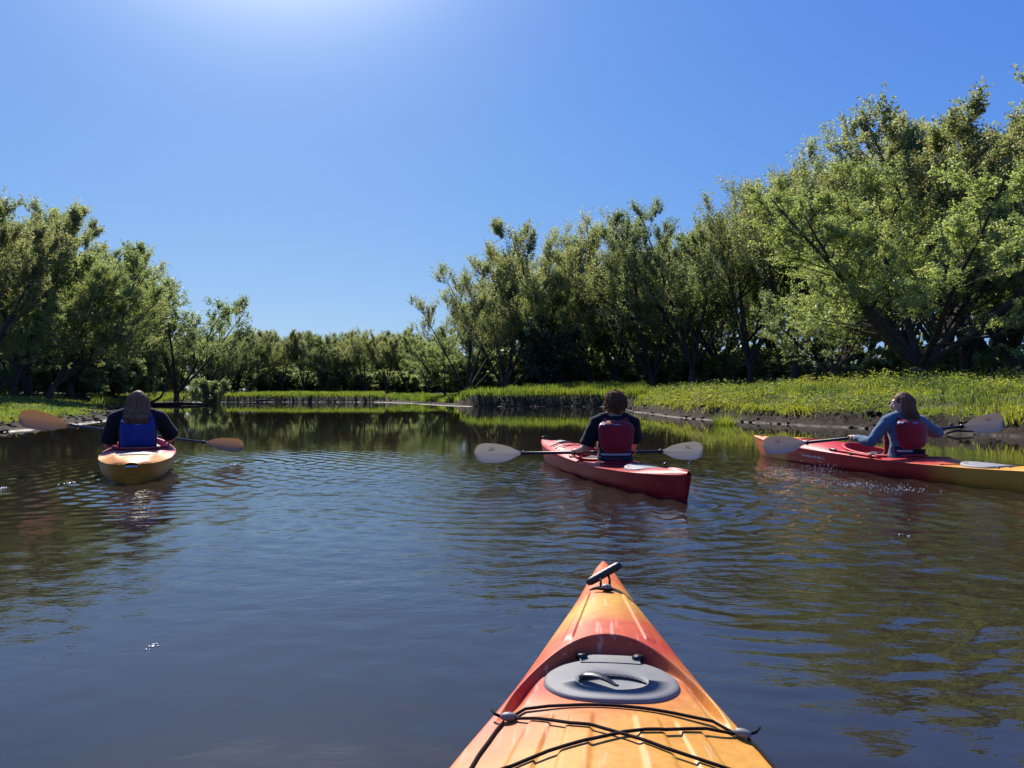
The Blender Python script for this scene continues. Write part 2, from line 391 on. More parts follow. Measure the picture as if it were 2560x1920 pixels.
stirc = np.clip(.06 + .85 * np.exp(-(((WX.ravel() - 1.5) / 3.4) ** 2 + ((WY.ravel() - 5.6) / 3.4) ** 2)), 0, 1) * (.25 + .75 * np.exp(-np.maximum(r_ - 9, 0) / 7))
stirc *= .5 + .9 * vnoise(WX.ravel() * .35, WY.ravel() * .9, 93)
for (cx, cyy, sr, am) in [(3.05, 6.75, .26, 3.2), (2.8, 7.3, .3, 2.4), (3.2, 5.9, .3, 1.6), (.99, 4.6, .16, 3.0), (.92, 5.3, .2, 1.8), (-4.45, 6.75, .25, 1.6), (-5.6, 6.5, .3, 1.5)]:
    stirc += am * np.exp(-(((WX.ravel() - cx) / sr) ** 2 + ((WY.ravel() - cyy) / (sr * 1.5)) ** 2)) * sstep(.35, .7, vnoise(WX.ravel() * 5, WY.ravel() * 5, 95))
def water_mat():
    m, nt, out = new_mat('river_water')
    p = N(nt, 'ShaderNodeBsdfPrincipled')
    p.inputs['Base Color'].default_value = (.022, .017, .011, 1); p.inputs['Roughness'].default_value = .012
    p.inputs['IOR'].default_value = 1.60
    tc = N(nt, 'ShaderNodeTexCoord'); vc = N(nt, 'ShaderNodeVertexColor', layer_name='col')
    mpg = N(nt, 'ShaderNodeMapping'); mpg.inputs['Scale'].default_value = (.75, 1.3, 1); mpg.inputs['Rotation'].default_value = (0, 0, .15)
    nt.links.new(tc.outputs['Object'], mpg.inputs[0])
    n1 = N(nt, 'ShaderNodeTexNoise'); n1.inputs['Scale'].default_value = 9; n1.inputs['Detail'].default_value = 3; n1.inputs['Distortion'].default_value = .6
    n2 = N(nt, 'ShaderNodeTexNoise'); n2.inputs['Scale'].default_value = 30; n2.inputs['Detail'].default_value = 2; n2.inputs['Distortion'].default_value = .4
    nt.links.new(mpg.outputs[0], n1.inputs['Vector']); nt.links.new(mpg.outputs[0], n2.inputs['Vector'])
    a = N(nt, 'ShaderNodeMath', operation='MULTIPLY'); a.inputs[1].default_value = .30; nt.links.new(n2.outputs[0], a.inputs[0])
    s = N(nt, 'ShaderNodeMath', operation='ADD'); nt.links.new(n1.outputs[0], s.inputs[0]); nt.links.new(a.outputs[0], s.inputs[1])
    b = N(nt, 'ShaderNodeBump'); b.inputs['Distance'].default_value = .008
    nt.links.new(vc.outputs[0], b.inputs['Strength'])
    nt.links.new(s.outputs[0], b.inputs['Height']); nt.links.new(b.outputs[0], p.inputs['Normal'])
    nt.links.new(p.outputs[0], out.inputs[0]); return m
M['water'] = water_mat()
w = mesh_np('water', np.stack([WX, WY, WZ], -1).reshape(-1, 3), Q, M['water'], smooth=True, cols=np.repeat(stirc[:, None], 3, 1))
tag(w, kind='structure')

# ------------------------------------------------------------------ grass, as blades: density falls with distance like its size in view
def blades(n, th0, th1, r0, r1, keepf, hfun, colf, wk=1.0, lean=.35):
    th = np.radians(rng.uniform(th0, th1, n)); r = np.exp(rng.uniform(math.log(r0), math.log(r1), n))
    x, y = r * np.sin(th), r * np.cos(th)
    z, s, mw = ground(x, y)
    k = keepf(x, y, z, s, mw, r); x, y, z, s, r, mw = x[k], y[k], z[k], s[k], r[k], mw[k]
    n = len(x)
    hgt = hfun(x, y, s, mw) * rng.uniform(.55, 1.2, n)
    wd = (.003 + .00034 * r) * rng.uniform(.7, 1.3, n) * wk
    az = rng.uniform(0, 2 * np.pi, n); la = rng.uniform(.1, 1, n) * lean * hgt
    # leaning partly with a local direction so that it forms tufts
    ta = vnoise(x * 1.6, y * 1.6, 15) * 12
    lx = np.cos(az) * la * .6 + np.cos(ta) * la * .7; ly = np.sin(az) * la * .6 + np.sin(ta) * la * .7
    fa = rng.uniform(0, np.pi, n); ux, uy = np.cos(fa) * wd, np.sin(fa) * wd
    b = np.stack([x, y, z - .02], -1)
    m1 = b + np.stack([lx * .35, ly * .35, hgt * .6], -1)
    tip = b + np.stack([lx, ly, hgt * (1 - .25 * (la / (hgt + 1e-6)))], -1)
    u = np.stack([ux, uy, ux * 0], -1)
    V = np.stack([b - u, b + u, m1 + u * .8, m1 - u * .8, tip], 1)
    base = np.arange(n)[:, None] * 5
    q = base + np.array([[0, 1, 2, 3]]); t = base + np.array([[3, 2, 4]])
    c = colf(x, y, s, r, n)
    c = np.repeat(c[:, None, :], 5, 1)
    return V.reshape(-1, 3), q, t, c.reshape(-1, 3)
def join(parts):
    v, q, t, c = [], [], [], []; o = 0
    for p in parts:
        v.append(p[0]); q.append(p[1] + o); t.append(p[2] + o); c.append(p[3]); o += len(p[0])
    return np.concatenate(v), [np.concatenate(q), np.concatenate(t)], np.concatenate(c)
def mixc(a, b, k): return np.array(a) * (1 - k[:, None]) + np.array(b) * k[:, None]
yel, grn, dgr, str_ = (.20, .195, .030), (.100, .14, .030), (.045, .075, .02), (.22, .18, .08)
def col_meadow(x, y, s, r, n):
    k = np.clip(vnoise(x * .55, y * .3, 5) * 1.5 - .3 + rng.normal(0, .16, n) + .45 * sstep(6, 1.5, s) * sstep(60, 15, r), 0, 1)
    c = mixc(grn, yel, k)
    d = np.clip(vnoise(x * 1.1, y * .6, 6) * 2.4 - 1.2, 0, 1) * (.35 + .65 * sstep(0, 4, s)); c = c * (1 - d[:, None]) + np.array(dgr) * d[:, None]
    st = rng.random(n) < .05; c[st] = str_
    return c * rng.uniform(.75, 1.2, n)[:, None]
def kp(off=.1, gap=.35):
    def f(x, y, z, s, mw, r):
        e = s - mw
        return (e > off + .12 * (vnoise(x * 3, y * 3, 2) - .3)) & (s < 40)
    return f
def hm(x, y, s, mw):
    e = s - mw
    return (.04 + .09 * sstep(0, 4, e) + .20 * np.clip(vnoise(x * .8, y * .8, 9) - .45, 0, 1) + .12 * (vnoise(x * 2.5, y * 2.5, 10) > .62) + .18 * sstep(38, 60, y))
p1 = blades(125000, 6, 41, 10, 75, kp(), hm, col_meadow, lean=.95)
p2 = blades(46000, -5, 10, 50, 90, kp(.05), lambda x, y, s, mw: .35 + .45 * vnoise(x * .9, y * .9, 9), col_meadow, wk=1.0)
# edge fringe hanging over the cut bank
def edge(x, y, z, s, mw, r):
    e = s - mw; return (e > .02) & (e < .7) & (vnoise(x * 1.2, y * 1.2, 12) > .28)
p3 = blades(240000, -6, 41, 11, 75, edge, lambda x, y, s, mw: .10 + .17 * vnoise(x * 2, y * 2, 13) + .12 * sstep(40, 55, y), col_meadow, lean=1.3)
v, f, c = join([p1, p2, p3]); o = mesh_np('meadow_grass', v, f, M['grass'], cols=c); tag(o, 'bright backlit grass covering the right hand meadow bank', 'grass', kind='stuff')
# broad leaved weeds among the grass: stems with leaf pairs, built as leaf quads
def weeds(n, th0, th1, r0, r1, keepf, hmax, colf, nl=9, leaf=.055, spread_=.16):
    th = np.radians(rng.uniform(th0, th1, n)); r = np.exp(rng.uniform(math.log(r0), math.log(r1), n))
    x, y = r * np.sin(th), r * np.cos(th); z, s, mw = ground(x, y)
    k = keepf(x, y, z, s, mw, r); x, y, z, s, r = x[k], y[k], z[k], s[k], r[k]; n = len(x)
    h = hmax * rng.uniform(.4, 1.1, n) * (.5 + .9 * vnoise(x * .9, y * .9, 29))
    t = rng.uniform(.25, 1, (n, nl)); az = rng.uniform(0, 2 * np.pi, (n, nl)); rad = spread_ * rng.random((n, nl)) * (1.2 - .6 * t)
    pos = np.stack([x[:, None] + rad * np.cos(az), y[:, None] + rad * np.sin(az), z[:, None] + h[:, None] * t - rad * .2], -1).reshape(-1, 3)
    ax = np.stack([np.cos(az), np.sin(az), rng.uniform(-.6, .5, (n, nl))], -1).reshape(-1, 3); ax /= np.linalg.norm(ax, axis=1)[:, None]
    nd = rng.normal(0, .5, ax.shape); nd[:, 2] += 1; sd = np.cross(ax, nd); sd /= np.linalg.norm(sd, axis=1)[:, None]
    sz = ((leaf + .0011 * r)[:, None] * rng.uniform(.6, 1.3, (n, nl))).reshape(-1, 1)
    V = np.stack([pos, pos + ax * sz * .5 + sd * sz * .28, pos + ax * sz, pos + ax * sz * .5 - sd * sz * .28], 1).reshape(-1, 3)
    c = np.repeat(colf(x, y, s, r, n), nl, 0) * rng.uniform(.75, 1.25, n * nl)[:, None]
    q = np.arange(n * nl)[:, None] * 4 + np.array([[0, 1, 2, 3]])
    return V, q, np.zeros((0, 3), int), np.repeat(c, 4, 0)
def wk_(x, y, z, s, mw, r): return (s - mw > .1) & (s < 16) & (vnoise(x * .5, y * .5, 28) + .35 * sstep(26, 14, r) > .52)
pw_ = weeds(21000, 10, 41, 12, 60, wk_, .55, col_meadow)
o = mesh_np('broadleaf_weeds', pw_[0], [pw_[1]], M['grass'], cols=pw_[3]); tag(o, 'yellow green broad leaved weeds growing thick on the right bank', 'weeds', kind='stuff')
# left bank: lime ground growth, then reeds
def leftk(x, y, z, s, mw, r): return (s > .9 + .9 * (vnoise(x * 2, y * 2, 2) - .5)) & (s < 30)
def col_left(x, y, s, r, n):
    k = np.clip(vnoise(x * .5, y * .5, 5) * 1.2 - .1 + rng.normal(0, .15, n), 0, 1)
    return mixc(grn, yel, k) * rng.uniform(.75, 1.2, n)[:, None]
p1 = blades(80000, -41, -17, 13, 60, leftk, lambda x, y, s, mw: .06 + .09 * vnoise(x * 2, y * 2, 9) + .05 * sstep(3, 8, s), col_left, lean=.9)
v, f, c = join([p1]); o = mesh_np('lime_ground_cover', v, f, M['grass'], cols=c); tag(o, 'low lime green growth over the muddy left shore', 'ground cover', kind='stuff')
def reedk(x, y, z, s, mw, r): return (s > 6.5 + 2.5 * (vnoise(x * .8, y * .8, 22) - .5)) & (s < 26) & (vnoise(x * .9, y * .9, 23) > .30)
p1 = blades(34000, -41, -19, 19, 55, reedk, lambda x, y, s, mw: .45 + .55 * vnoise(x * .8, y * .8, 24), lambda x, y, s, r, n: mixc((.06, .11, .02), (.14, .16, .025), rng.random(n)), wk=1.7, lean=.22)
v, f, c = join([p1]); o = mesh_np('reeds', v, f, M['grass'], cols=c); tag(o, 'tall upright green reeds at the foot of the left trees', 'reeds', kind='stuff')
# far straight bank and the low point
def col_far(x, y, s, r, n):
    return mixc((.10, .13, .03), (.16, .165, .035), vnoise(x * .4, y * .4, 5)) * rng.uniform(.8, 1.15, n)[:, None]
p1 = blades(60000, -25, -9.5, 88, 118, kp(.02), lambda x, y, s, mw: .35 + .25 * vnoise(x * .7, y * .7, 9), col_far, lean=.8)
p2 = blades(30000, -11, -3.5, 58, 100, kp(.05), lambda x, y, s, mw: .25 + .35 * vnoise(x * .6, y * .6, 9), col_meadow)
p3 = blades(16000, -29, -19, 50, 100, kp(.05), lambda x, y, s, mw: .25 + .3 * vnoise(x * .6, y * .6, 9), col_far)
v, f, c = join([p1, p2, p3]); o = mesh_np('far_bank_grass', v, f, M['grass'], cols=c); tag(o, 'pale grass mat hanging over the straight far bank', 'grass', kind='stuff')
# ------------------------------------------------------------------ trees
def perp(d):
    a = np.array([0, 0, 1.]) if abs(d[2]) < .9 else np.array([1., 0, 0])
    u = np.cross(a, d); u /= np.linalg.norm(u); return u, np.cross(d, u)
def curve(p, d, L, n, trop, wand, R_):
    pts = [p]; d = d / np.linalg.norm(d); st = L / n
    for k in range(n):
        d = d + np.array([0, 0, trop / n]) + R_.normal(0, wand, 3) / n ** .5
        d /= np.linalg.norm(d); pts.append(pts[-1] + d * st)
    return np.array(pts)
def make_tree(seed, H=12.0, stems=4, spread=(12, 38), trunk_h=1.2, leaf_n=12, leaf=.13, n1=9, n2=6, n3=5, first=.22,
              pal=None, lean=(0, 0), sparse=1.0, r0=.22, up=.55, droop=0.0, shoot=.75):
    R_ = np.random.default_rng(seed)
    wood = MB(); sh0 = []; shd = []; shl = []
    base = np.array([0, 0, -.3]); td = np.array([lean[0] * .6, lean[1] * .6, 1.0])
    tp = curve(base, td, trunk_h + .3, 3, 0, .03, R_)
    wood.tube(tp, np.linspace(r0 * 1.5, r0 * 1.1, 4), 8)
    a0 = R_.uniform(0, 6.28)
    for k in range(stems):
        az = a0 + k * 2 * np.pi / stems + R_.normal(0, .35); inc = R(R_.uniform(*spread))
        d = np.array([math.sin(inc) * math.cos(az) + lean[0], math.sin(inc) * math.sin(az) + lean[1], math.cos(inc)])
        L = (H - trunk_h) * R_.uniform(.82, 1.02)
        st = curve(tp[-1] - tp[-1] * [0, 0, .0] - np.array([0, 0, R_.uniform(0, .4) * trunk_h]), d, L, 10, .25, .10, R_)
        rs = r0 * R_.uniform(.55, .85) * np.linspace(1, .10, 11) ** .9
        wood.tube(st, rs, 6, cap=False)
        for b in range(n1):
            t = first + (1 - first) * (b + R_.random()) / n1 * .98
            i = min(int(t * 10), 9); f = t * 10 - i
            p = st[i] * (1 - f) + st[i + 1] * f; tg = st[i + 1] - st[i]; tg /= np.linalg.norm(tg)
            u, w_ = perp(tg); az = R_.uniform(0, 6.28); an = R(R_.uniform(28, 62))
            d1 = tg * math.cos(an) + (u * math.cos(az) + w_ * math.sin(az)) * math.sin(an)
            d1[2] = d1[2] * .8 - droop * .5
            L1 = L * (.36 * (1 - t) + .11) * R_.uniform(.8, 1.2)
            br = curve(p, d1, L1, 6, up * .8 - droop, .16, R_)
            wood.tube(br, np.linspace(max(rs[i] * .4, .014), .008, 7), 4, cap=False)
            for e in range(n2):
                t2 = .2 + .8 * (e + R_.random()) / n2
                i2 = min(int(t2 * 6), 5); f2 = t2 * 6 - i2
                p2 = br[i2] * (1 - f2) + br[i2 + 1] * f2; tg2 = br[i2 + 1] - br[i2]; tg2 /= np.linalg.norm(tg2)
                u, w_ = perp(tg2); az = R_.uniform(0, 6.28); an = R(R_.uniform(20, 60))
                d2 = tg2 * math.cos(an) + (u * math.cos(az) + w_ * math.sin(az)) * math.sin(an)
                L2 = (L1 * .35 * (1 - t2 * .5) + .25) * R_.uniform(.7, 1.2)
                tw = curve(p2, d2, L2, 3, up - droop, .15, R_)
                wood.tube(tw, np.linspace(.009, .004, 4), 3, cap=False)
                if R_.random() > sparse: continue
                m = n3
                ts = R_.uniform(.15, 1.0, m); ii = np.minimum((ts * 3).astype(int), 2); ff = (ts * 3 - ii)[:, None]
                ps = tw[ii] * (1 - ff) + tw[ii + 1] * ff
                dd = (tw[-1] - tw[0]) / (np.linalg.norm(tw[-1] - tw[0]) + 1e-9) + R_.normal(0, .55, (m, 3)) + np.array([0, 0, up * 1.25 - droop])
                dd /= np.linalg.norm(dd, axis=1)[:, None]
                sh0.append(ps); shd.append(dd); shl.append(R_.uniform(.5, 1.0, m) * shoot)
    p0 = np.concatenate(sh0); d0 = np.concatenate(shd); l0 = np.concatenate(shl)
    # shoots as thin blades of wood are below a pixel; the leaves sit on them
    n = len(p0) * leaf_n
    t = R_.random(n); idx = np.repeat(np.arange(len(p0)), leaf_n)
    pos = p0[idx] + d0[idx] * (l0[idx] * t)[:, None] + R_.normal(0, .05, (n, 3))
    nd = R_.normal(0, 1, (n, 3)); nd[:, 2] += .35; nd /= np.linalg.norm(nd, axis=1)[:, None]
    ax = R_.normal(0, 1, (n, 3)) + d0[idx] * .6; ax[:, 2] -= .25
    ax -= nd * (ax * nd).sum(1)[:, None]; ax /= np.linalg.norm(ax, axis=1)[:, None] + 1e-9
    sd = np.cross(nd, ax); sz = leaf * R_.uniform(.55, 1.25, n)[:, None]
    V = np.stack([pos + sd * sz * .45, pos - sd * sz * .40 + nd * sz * .1, pos + ax * sz * 1.05], 1).reshape(-1, 3)
    Qf = np.arange(n)[:, None] * 3 + np.array([[0, 1, 2]])
    g1, g2, g3 = [np.array(c_) for c_ in (pal or ((.05, .075, .018), (.085, .105, .025), (.10, .075, .03)))]
    kk = np.clip(R_.normal(.45, .25, len(p0)), 0, 1)
    cs = 1.42 * (g1 * (1 - kk[:, None]) + g2 * kk[:, None])
    tip = (R_.random(len(p0)) < .16 * (p0[:, 2] / p0[:, 2].max()))[:, None]
    cs = np.where(tip, g3 * .6 + cs * .4, cs)
    cl = cs[idx] * R_.uniform(.75, 1.25, n)[:, None]
    cr = mesh_np('crown', V, Qf, M['leaf'], cols=np.repeat(cl, 3, 0))
    tr = wood.build('trunk', M['bark'])
    return tr, cr, V[:, 2].max()
PG = ((.072, .098, .032), (.122, .140, .042), (.14, .13, .05))       # fresh green
PO = ((.090, .108, .036), (.150, .155, .048), (.19, .145, .06))      # olive with rusty tips
PY = ((.080, .108, .028), (.155, .172, .044), (.17, .155, .05))       # bright yellow green
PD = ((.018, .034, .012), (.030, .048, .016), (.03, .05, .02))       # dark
ARCH = {}
def arch(key, **kw):
    tr, cr, top = make_tree(**kw)
    for o in (tr, cr): COL.objects.unlink(o)
    ARCH[key] = (tr.data, cr.data, top)
arch('vase', seed=1, H=13, stems=7, spread=(8, 44), trunk_h=.8, n1=12, n2=6, n3=6, leaf_n=17, leaf=0.102, pal=PO, up=.9, r0=.19, shoot=1.15, first=.40)
arch('vase2', seed=2, H=13, stems=6, spread=(6, 36), trunk_h=1.6, n1=13, n2=6, n3=7, leaf_n=23, leaf=0.102, pal=PO, up=.8, r0=.17, shoot=.95, first=.36)
arch('round', seed=3, H=12, stems=7, spread=(10, 52), trunk_h=1.2, n1=13, n2=6, n3=7, leaf_n=23, leaf=0.102, pal=PG, up=.5, r0=.16, shoot=.8, first=.18)
arch('full', seed=4, H=13, stems=7, spread=(8, 42), trunk_h=1.6, n1=14, n2=7, n3=7, leaf_n=23, leaf=0.102, pal=PG, up=.6, first=.12, r0=.17, shoot=.9)
arch('wispy', seed=5, H=14, stems=7, spread=(4, 30), trunk_h=1.6, n1=12, n2=6, n3=6, leaf_n=12, leaf=0.101, pal=PO, up=1.0, first=.44, r0=.15, shoot=1.1)
arch('open', seed=26, H=10, stems=6, spread=(4, 44), trunk_h=1.0, n1=13, n2=5, n3=6, leaf_n=18, leaf=0.101, pal=PG, up=.5, first=.32, sparse=.85, r0=.14)
arch('big', seed=17, H=14, stems=10, spread=(8, 62), trunk_h=1.4, n1=16, n2=8, n3=7, leaf_n=22, leaf=0.092, pal=PY, up=.35, first=.15, r0=.30, shoot=.65)
arch('lean', seed=8, H=12, stems=6, spread=(6, 34), trunk_h=1.4, n1=13, n2=7, n3=7, leaf_n=21, leaf=0.091, pal=PY, up=.4, lean=(.7, 0), r0=.2, first=.22)
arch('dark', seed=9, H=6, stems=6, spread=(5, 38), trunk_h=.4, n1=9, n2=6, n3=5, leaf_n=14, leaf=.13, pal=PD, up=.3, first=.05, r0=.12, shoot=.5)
arch('shrub', seed=10, H=3.4, stems=8, spread=(8, 60), trunk_h=.15, n1=6, n2=5, n3=5, leaf_n=9, leaf=.15, pal=PG, up=.3, first=.05, r0=.04, shoot=.5)
HZ = 990 / 1920 * 1659   # eye line in 2212-wide picture units, used only to lay the trees out
def tree(kind, px, d, ytop, rz, label, name='maple_tree', cat='tree', group=None, wid=1.0, dz=0.0):
    x = (px - 1106) / 1642 * d; z = gz(x, d) + dz
    hgt = CAM_H + (HZ - ytop) * d / 1642 - z
    tr, cr, top = ARCH[kind]; s = hgt / top
    r = empty(name, (x, d, z - .05), rz); r.scale = (s * wid, s * wid, s)
    for nm, me in (('trunk', tr), ('crown', cr)):
        o = bpy.data.objects.new(nm, me); COL.objects.link(o); o.parent = r
    tag(r, label, cat, group); return r
T = [
 # left bank
 ('vase2', -60, 38, 400, .3, 'tall olive maple cut by the left edge behind the reeds'),
 ('vase2', 60, 46, 402, 1.9, 'tallest olive maple on the left bank rising highest at far left'),
 ('round', 150, 50, 500, 2.6, 'rounded olive maple between the tallest left maple and the leaning one'),
 ('vase', 178, 56, 530, 4.1, 'maple with spiky top just right of the left bank group centre'),
 ('lean', 100, 43, 560, .15, 'maple with a dark trunk leaning right over the left reeds'),
 ('round', 30, 42, 600, .9, 'low spreading maple over the reeds at the left edge'),
 ('round', 228, 66, 600, 2.2, 'dense lower maple between the left group and the open forked maple'),
 ('open', 380, 72, 580, 1.7, 'open forked maple standing alone at the bend with sky through its crown'),
 ('shrub', 452, 80, 812, .8, 'small leafy bush right of the open forked maple at the bend'),
 # right hand middle group
 ('vase', 1090, 80, 520, 3.4, 'wide fan shaped maple at the left end of the right hand wood'),
 ('vase2', 1210, 84, 474, 1.2, 'tall many stemmed maple right of the fan shaped one'),
 ('wispy', 1330, 82, 462, .6, 'thin feathery maple with bare upright limbs above the middle paddler'),
 ('vase', 1410, 75, 462, 5.4, 'maple with long leaning stems right of the thin feathery one'),
 ('full', 1495, 69, 430, 1.5, 'dark green full maple with many stems in the right hand wood'),
 ('wispy', 1620, 64, 372, 2.9, 'tall wispy maple left of the biggest bright green one'),
 ('wispy', 1720, 60, 335, 4.9, 'spiky olive maple top rising behind the biggest bright green one'),
 ('wispy', 1830, 56, 290, 1.9, 'tallest spiky maple behind the crown of the biggest bright green one'),
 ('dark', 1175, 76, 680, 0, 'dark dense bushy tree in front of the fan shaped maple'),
 ('lean', 1300, 78, 600, 3.2, 'maple whose stems lean left toward the dark bushy tree'),
 ('vase', 1010, 80, 590, 2.9, 'sparse maple reaching left over the water from the right hand wood'),
 ('round', 960, 88, 700, 1.0, 'rounded low maple where the right hand wood meets the far wood'),
 # near right
 ('big', 1985, 37, 285, 1.1, 'biggest bright green spreading maple with a thick dark forked trunk'),
 ('vase2', 2190, 41, 165, 2.0, 'tall maple at the right edge rising above everything else'),
 ('vase2', 2085, 45, 212, 3.7, 'tall maple top rising between the biggest bright green one and the right edge tree'),
 ('full', 2290, 36, 420, 3.0, 'leafy maple cut by the right edge behind the tall weeds'),
 ('round', 1800, 44, 560, 4.0, 'light green maple crown on the left flank of the biggest one'),
]
for k, (kind, px, d, yt, rz, lab) in enumerate(T):
    tree(kind, px, d, yt, rz, lab, name='leafy_bush' if kind == 'shrub' else 'maple_tree', cat='bush' if kind == 'shrub' else 'tree',
         wid={'big': 1.36, 'vase': 1.2, 'open': 1.3, 'full': 1.15, 'round': 1.15, 'vase2': 1.15}.get(kind, 1.0))
# far wood behind the straight bank
R2 = random.Random(5)
fw = [(470, 712), (515, 710), (560, 706), (610, 712), (655, 708), (700, 704), (745, 712), (790, 706), (835, 706), (880, 712), (925, 700)]
for k, (px, yt) in enumerate(fw):
    tree(R2.choice(['vase', 'vase2', 'round', 'full', 'full']), px, R2.uniform(118, 128), yt + R2.uniform(-3, 8), R2.uniform(0, 6.28),
         'leafy maple in the far wood behind the straight grassy bank', group='maples of the far wood behind the straight bank', wid=1.15)
for k in range(12):
    px = 455 + k * 42 + R2.uniform(-10, 10)
    tree(R2.choice(['vase2', 'round', 'full']), px, R2.uniform(134, 150), 712 + R2.uniform(-6, 10), R2.uniform(0, 6.28),
         'leafy maple in the far wood behind the straight grassy bank', group='maples of the far wood behind the straight bank', wid=1.2)
for k in range(15):
    tree('shrub', 450 + k * 34 + R2.uniform(-10, 10), R2.uniform(120, 130), 800 + R2.uniform(-14, 10), R2.uniform(0, 6.28), 'leafy undergrowth bush at the foot of the far wood',
         name='leafy_bush', cat='bush', group='undergrowth bushes of the far wood', wid=1.9)
# second row behind the nearer woods
for px, d, yt in [(1050, 97, 640), (1110, 97, 600), (1180, 97, 560), (1255, 95, 560), (1370, 91, 540), (1450, 84, 540), (1560, 80, 480), (1670, 76, 430), (1770, 72, 390), (1870, 68, 350), (1950, 64, 320), (2050, 50, 260), (2140, 46, 240)]:
    tree(R2.choice(['vase2', 'round', 'full']), px, d, yt, R2.uniform(0, 6.28), 'maple of the second row deep in the right hand wood', group='second row maples in the right hand wood')
for px, d, yt in [(-40, 52, 440), (30, 56, 430), (100, 58, 480), (150, 60, 520), (168, 62, 555), (212, 70, 600), (300, 100, 712), (350, 104, 712), (390, 108, 708), (440, 108, 708), (490, 112, 714)]:
    tree(R2.choice(['vase2', 'round', 'full']), px, d, yt, R2.uniform(0, 6.28), 'maple of the second row behind the left bank trees', group='second row maples on the left bank')
# undergrowth along the wood edges
ug = []
for k in range(26):
    px = 990 + k * 50 + R2.uniform(-18, 18); d = np.interp(px, [990, 1300, 1600, 1900, 2240], [88, 84, 70, 50, 43]) + R2.uniform(-1, 3)
    ug.append((px, d, 760 + R2.uniform(-25, 25)))
for px, d, yt in ug:
    tree('shrub', px, d, yt, R2.uniform(0, 6.28), 'leafy undergrowth bush below the maples of the right hand wood', name='leafy_bush', cat='bush', group='undergrowth bushes of the right hand wood', wid=1.3)
for k in range(10):
    px = -40 + k * 38 + R2.uniform(-15, 15); d = np.interp(px, [-40, 100, 250, 340, 460], [44, 48, 56, 76, 98]) + R2.uniform(-1, 3)
    tree('shrub', px, d, 780 + R2.uniform(-25, 20), R2.uniform(0, 6.28), 'leafy undergrowth bush at the foot of the left bank trees', name='leafy_bush', cat='bush', group='undergrowth bushes of the left bank', wid=1.3)
# depth of the woods: one mass of leaves that nobody could count
def mass(n, regions):
    V, C = [], []
    for (xs, ys, hh, dep, frac) in regions:
        m = int(n * frac); t = rng.random(m)
        k = np.linspace(0, 1, len(xs)); x = np.interp(t, k, xs); y = np.interp(t, k, ys); top = np.interp(t, k, hh)
        bx = rng.random(m) * dep; ang = np.arctan2(y, x); x = x + np.cos(ang) * bx; y = y + np.sin(ang) * bx
        z0 = 1.4; z = z0 + (top * (.50 + .5 * vnoise(x * .35, y * .35, 81))) * rng.random(m) ** 1.15
        V.append(np.stack([x, y, z], -1)); C.append(np.clip(rng.normal(.5, .25, m), 0, 1))
    pos = np.concatenate(V); kk = np.concatenate(C); n = len(pos)
    nd = rng.normal(0, 1, (n, 3)); nd /= np.linalg.norm(nd, axis=1)[:, None]
    ax = np.cross(nd, rng.normal(0, 1, (n, 3))); ax /= np.linalg.norm(ax, axis=1)[:, None]; sd = np.cross(nd, ax)
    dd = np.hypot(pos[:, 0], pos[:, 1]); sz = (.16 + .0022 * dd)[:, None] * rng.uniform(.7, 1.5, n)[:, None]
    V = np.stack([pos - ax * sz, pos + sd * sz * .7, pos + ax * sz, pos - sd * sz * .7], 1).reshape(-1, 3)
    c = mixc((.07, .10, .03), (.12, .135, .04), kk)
    return V, np.arange(n)[:, None] * 4 + np.array([[0, 1, 2, 3]]), np.repeat(c, 4, 0)
V, Qf, c = mass(56000, [
    ([-120, -60, 0, 60, 110], [150, 185, 190, 150, 90], [9, 9, 9, 10, 11], 20, .15),
    ([-50, -36, -18, -8, 2], [150, 152, 155, 150, 120], [8, 9, 9, 9, 9], 14, .30),
    ([2, 8, 15, 22, 32, 40], [108, 104, 97, 80, 62, 48], [9, 11, 12, 12, 12, 12], 16, .26),
    ([-68, -50, -46, -54], [56, 74, 96, 125], [9, 9, 8, 8], 14, .27)])
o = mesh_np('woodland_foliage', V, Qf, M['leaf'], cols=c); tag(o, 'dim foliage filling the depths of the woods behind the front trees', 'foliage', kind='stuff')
# ------------------------------------------------------------------ kayaks
def smooth_interp(x, xs, ys):
    """monotone cubic through the given points"""
    xs = np.asarray(xs, float); ys = np.asarray(ys, float)
    h = np.diff(xs); d = np.diff(ys) / h; m = np.zeros(len(xs)); m[0], m[-1] = d[0], d[-1]
    for i in range(1, len(xs) - 1):
        m[i] = 0 if d[i - 1] * d[i] <= 0 else 2 * d[i - 1] * d[i] / (d[i - 1] + d[i])
    x = np.clip(x, xs[0], xs[-1]); i = np.clip(np.searchsorted(xs, x) - 1, 0, len(xs) - 2)
    t = (x - xs[i]) / h[i]
    return ((1 + 2 * t) * (1 - t) ** 2) * ys[i] + t * (1 - t) ** 2 * h[i] * m[i] + t * t * (3 - 2 * t) * ys[i + 1] + t * t * (t - 1) * h[i] * m[i + 1]

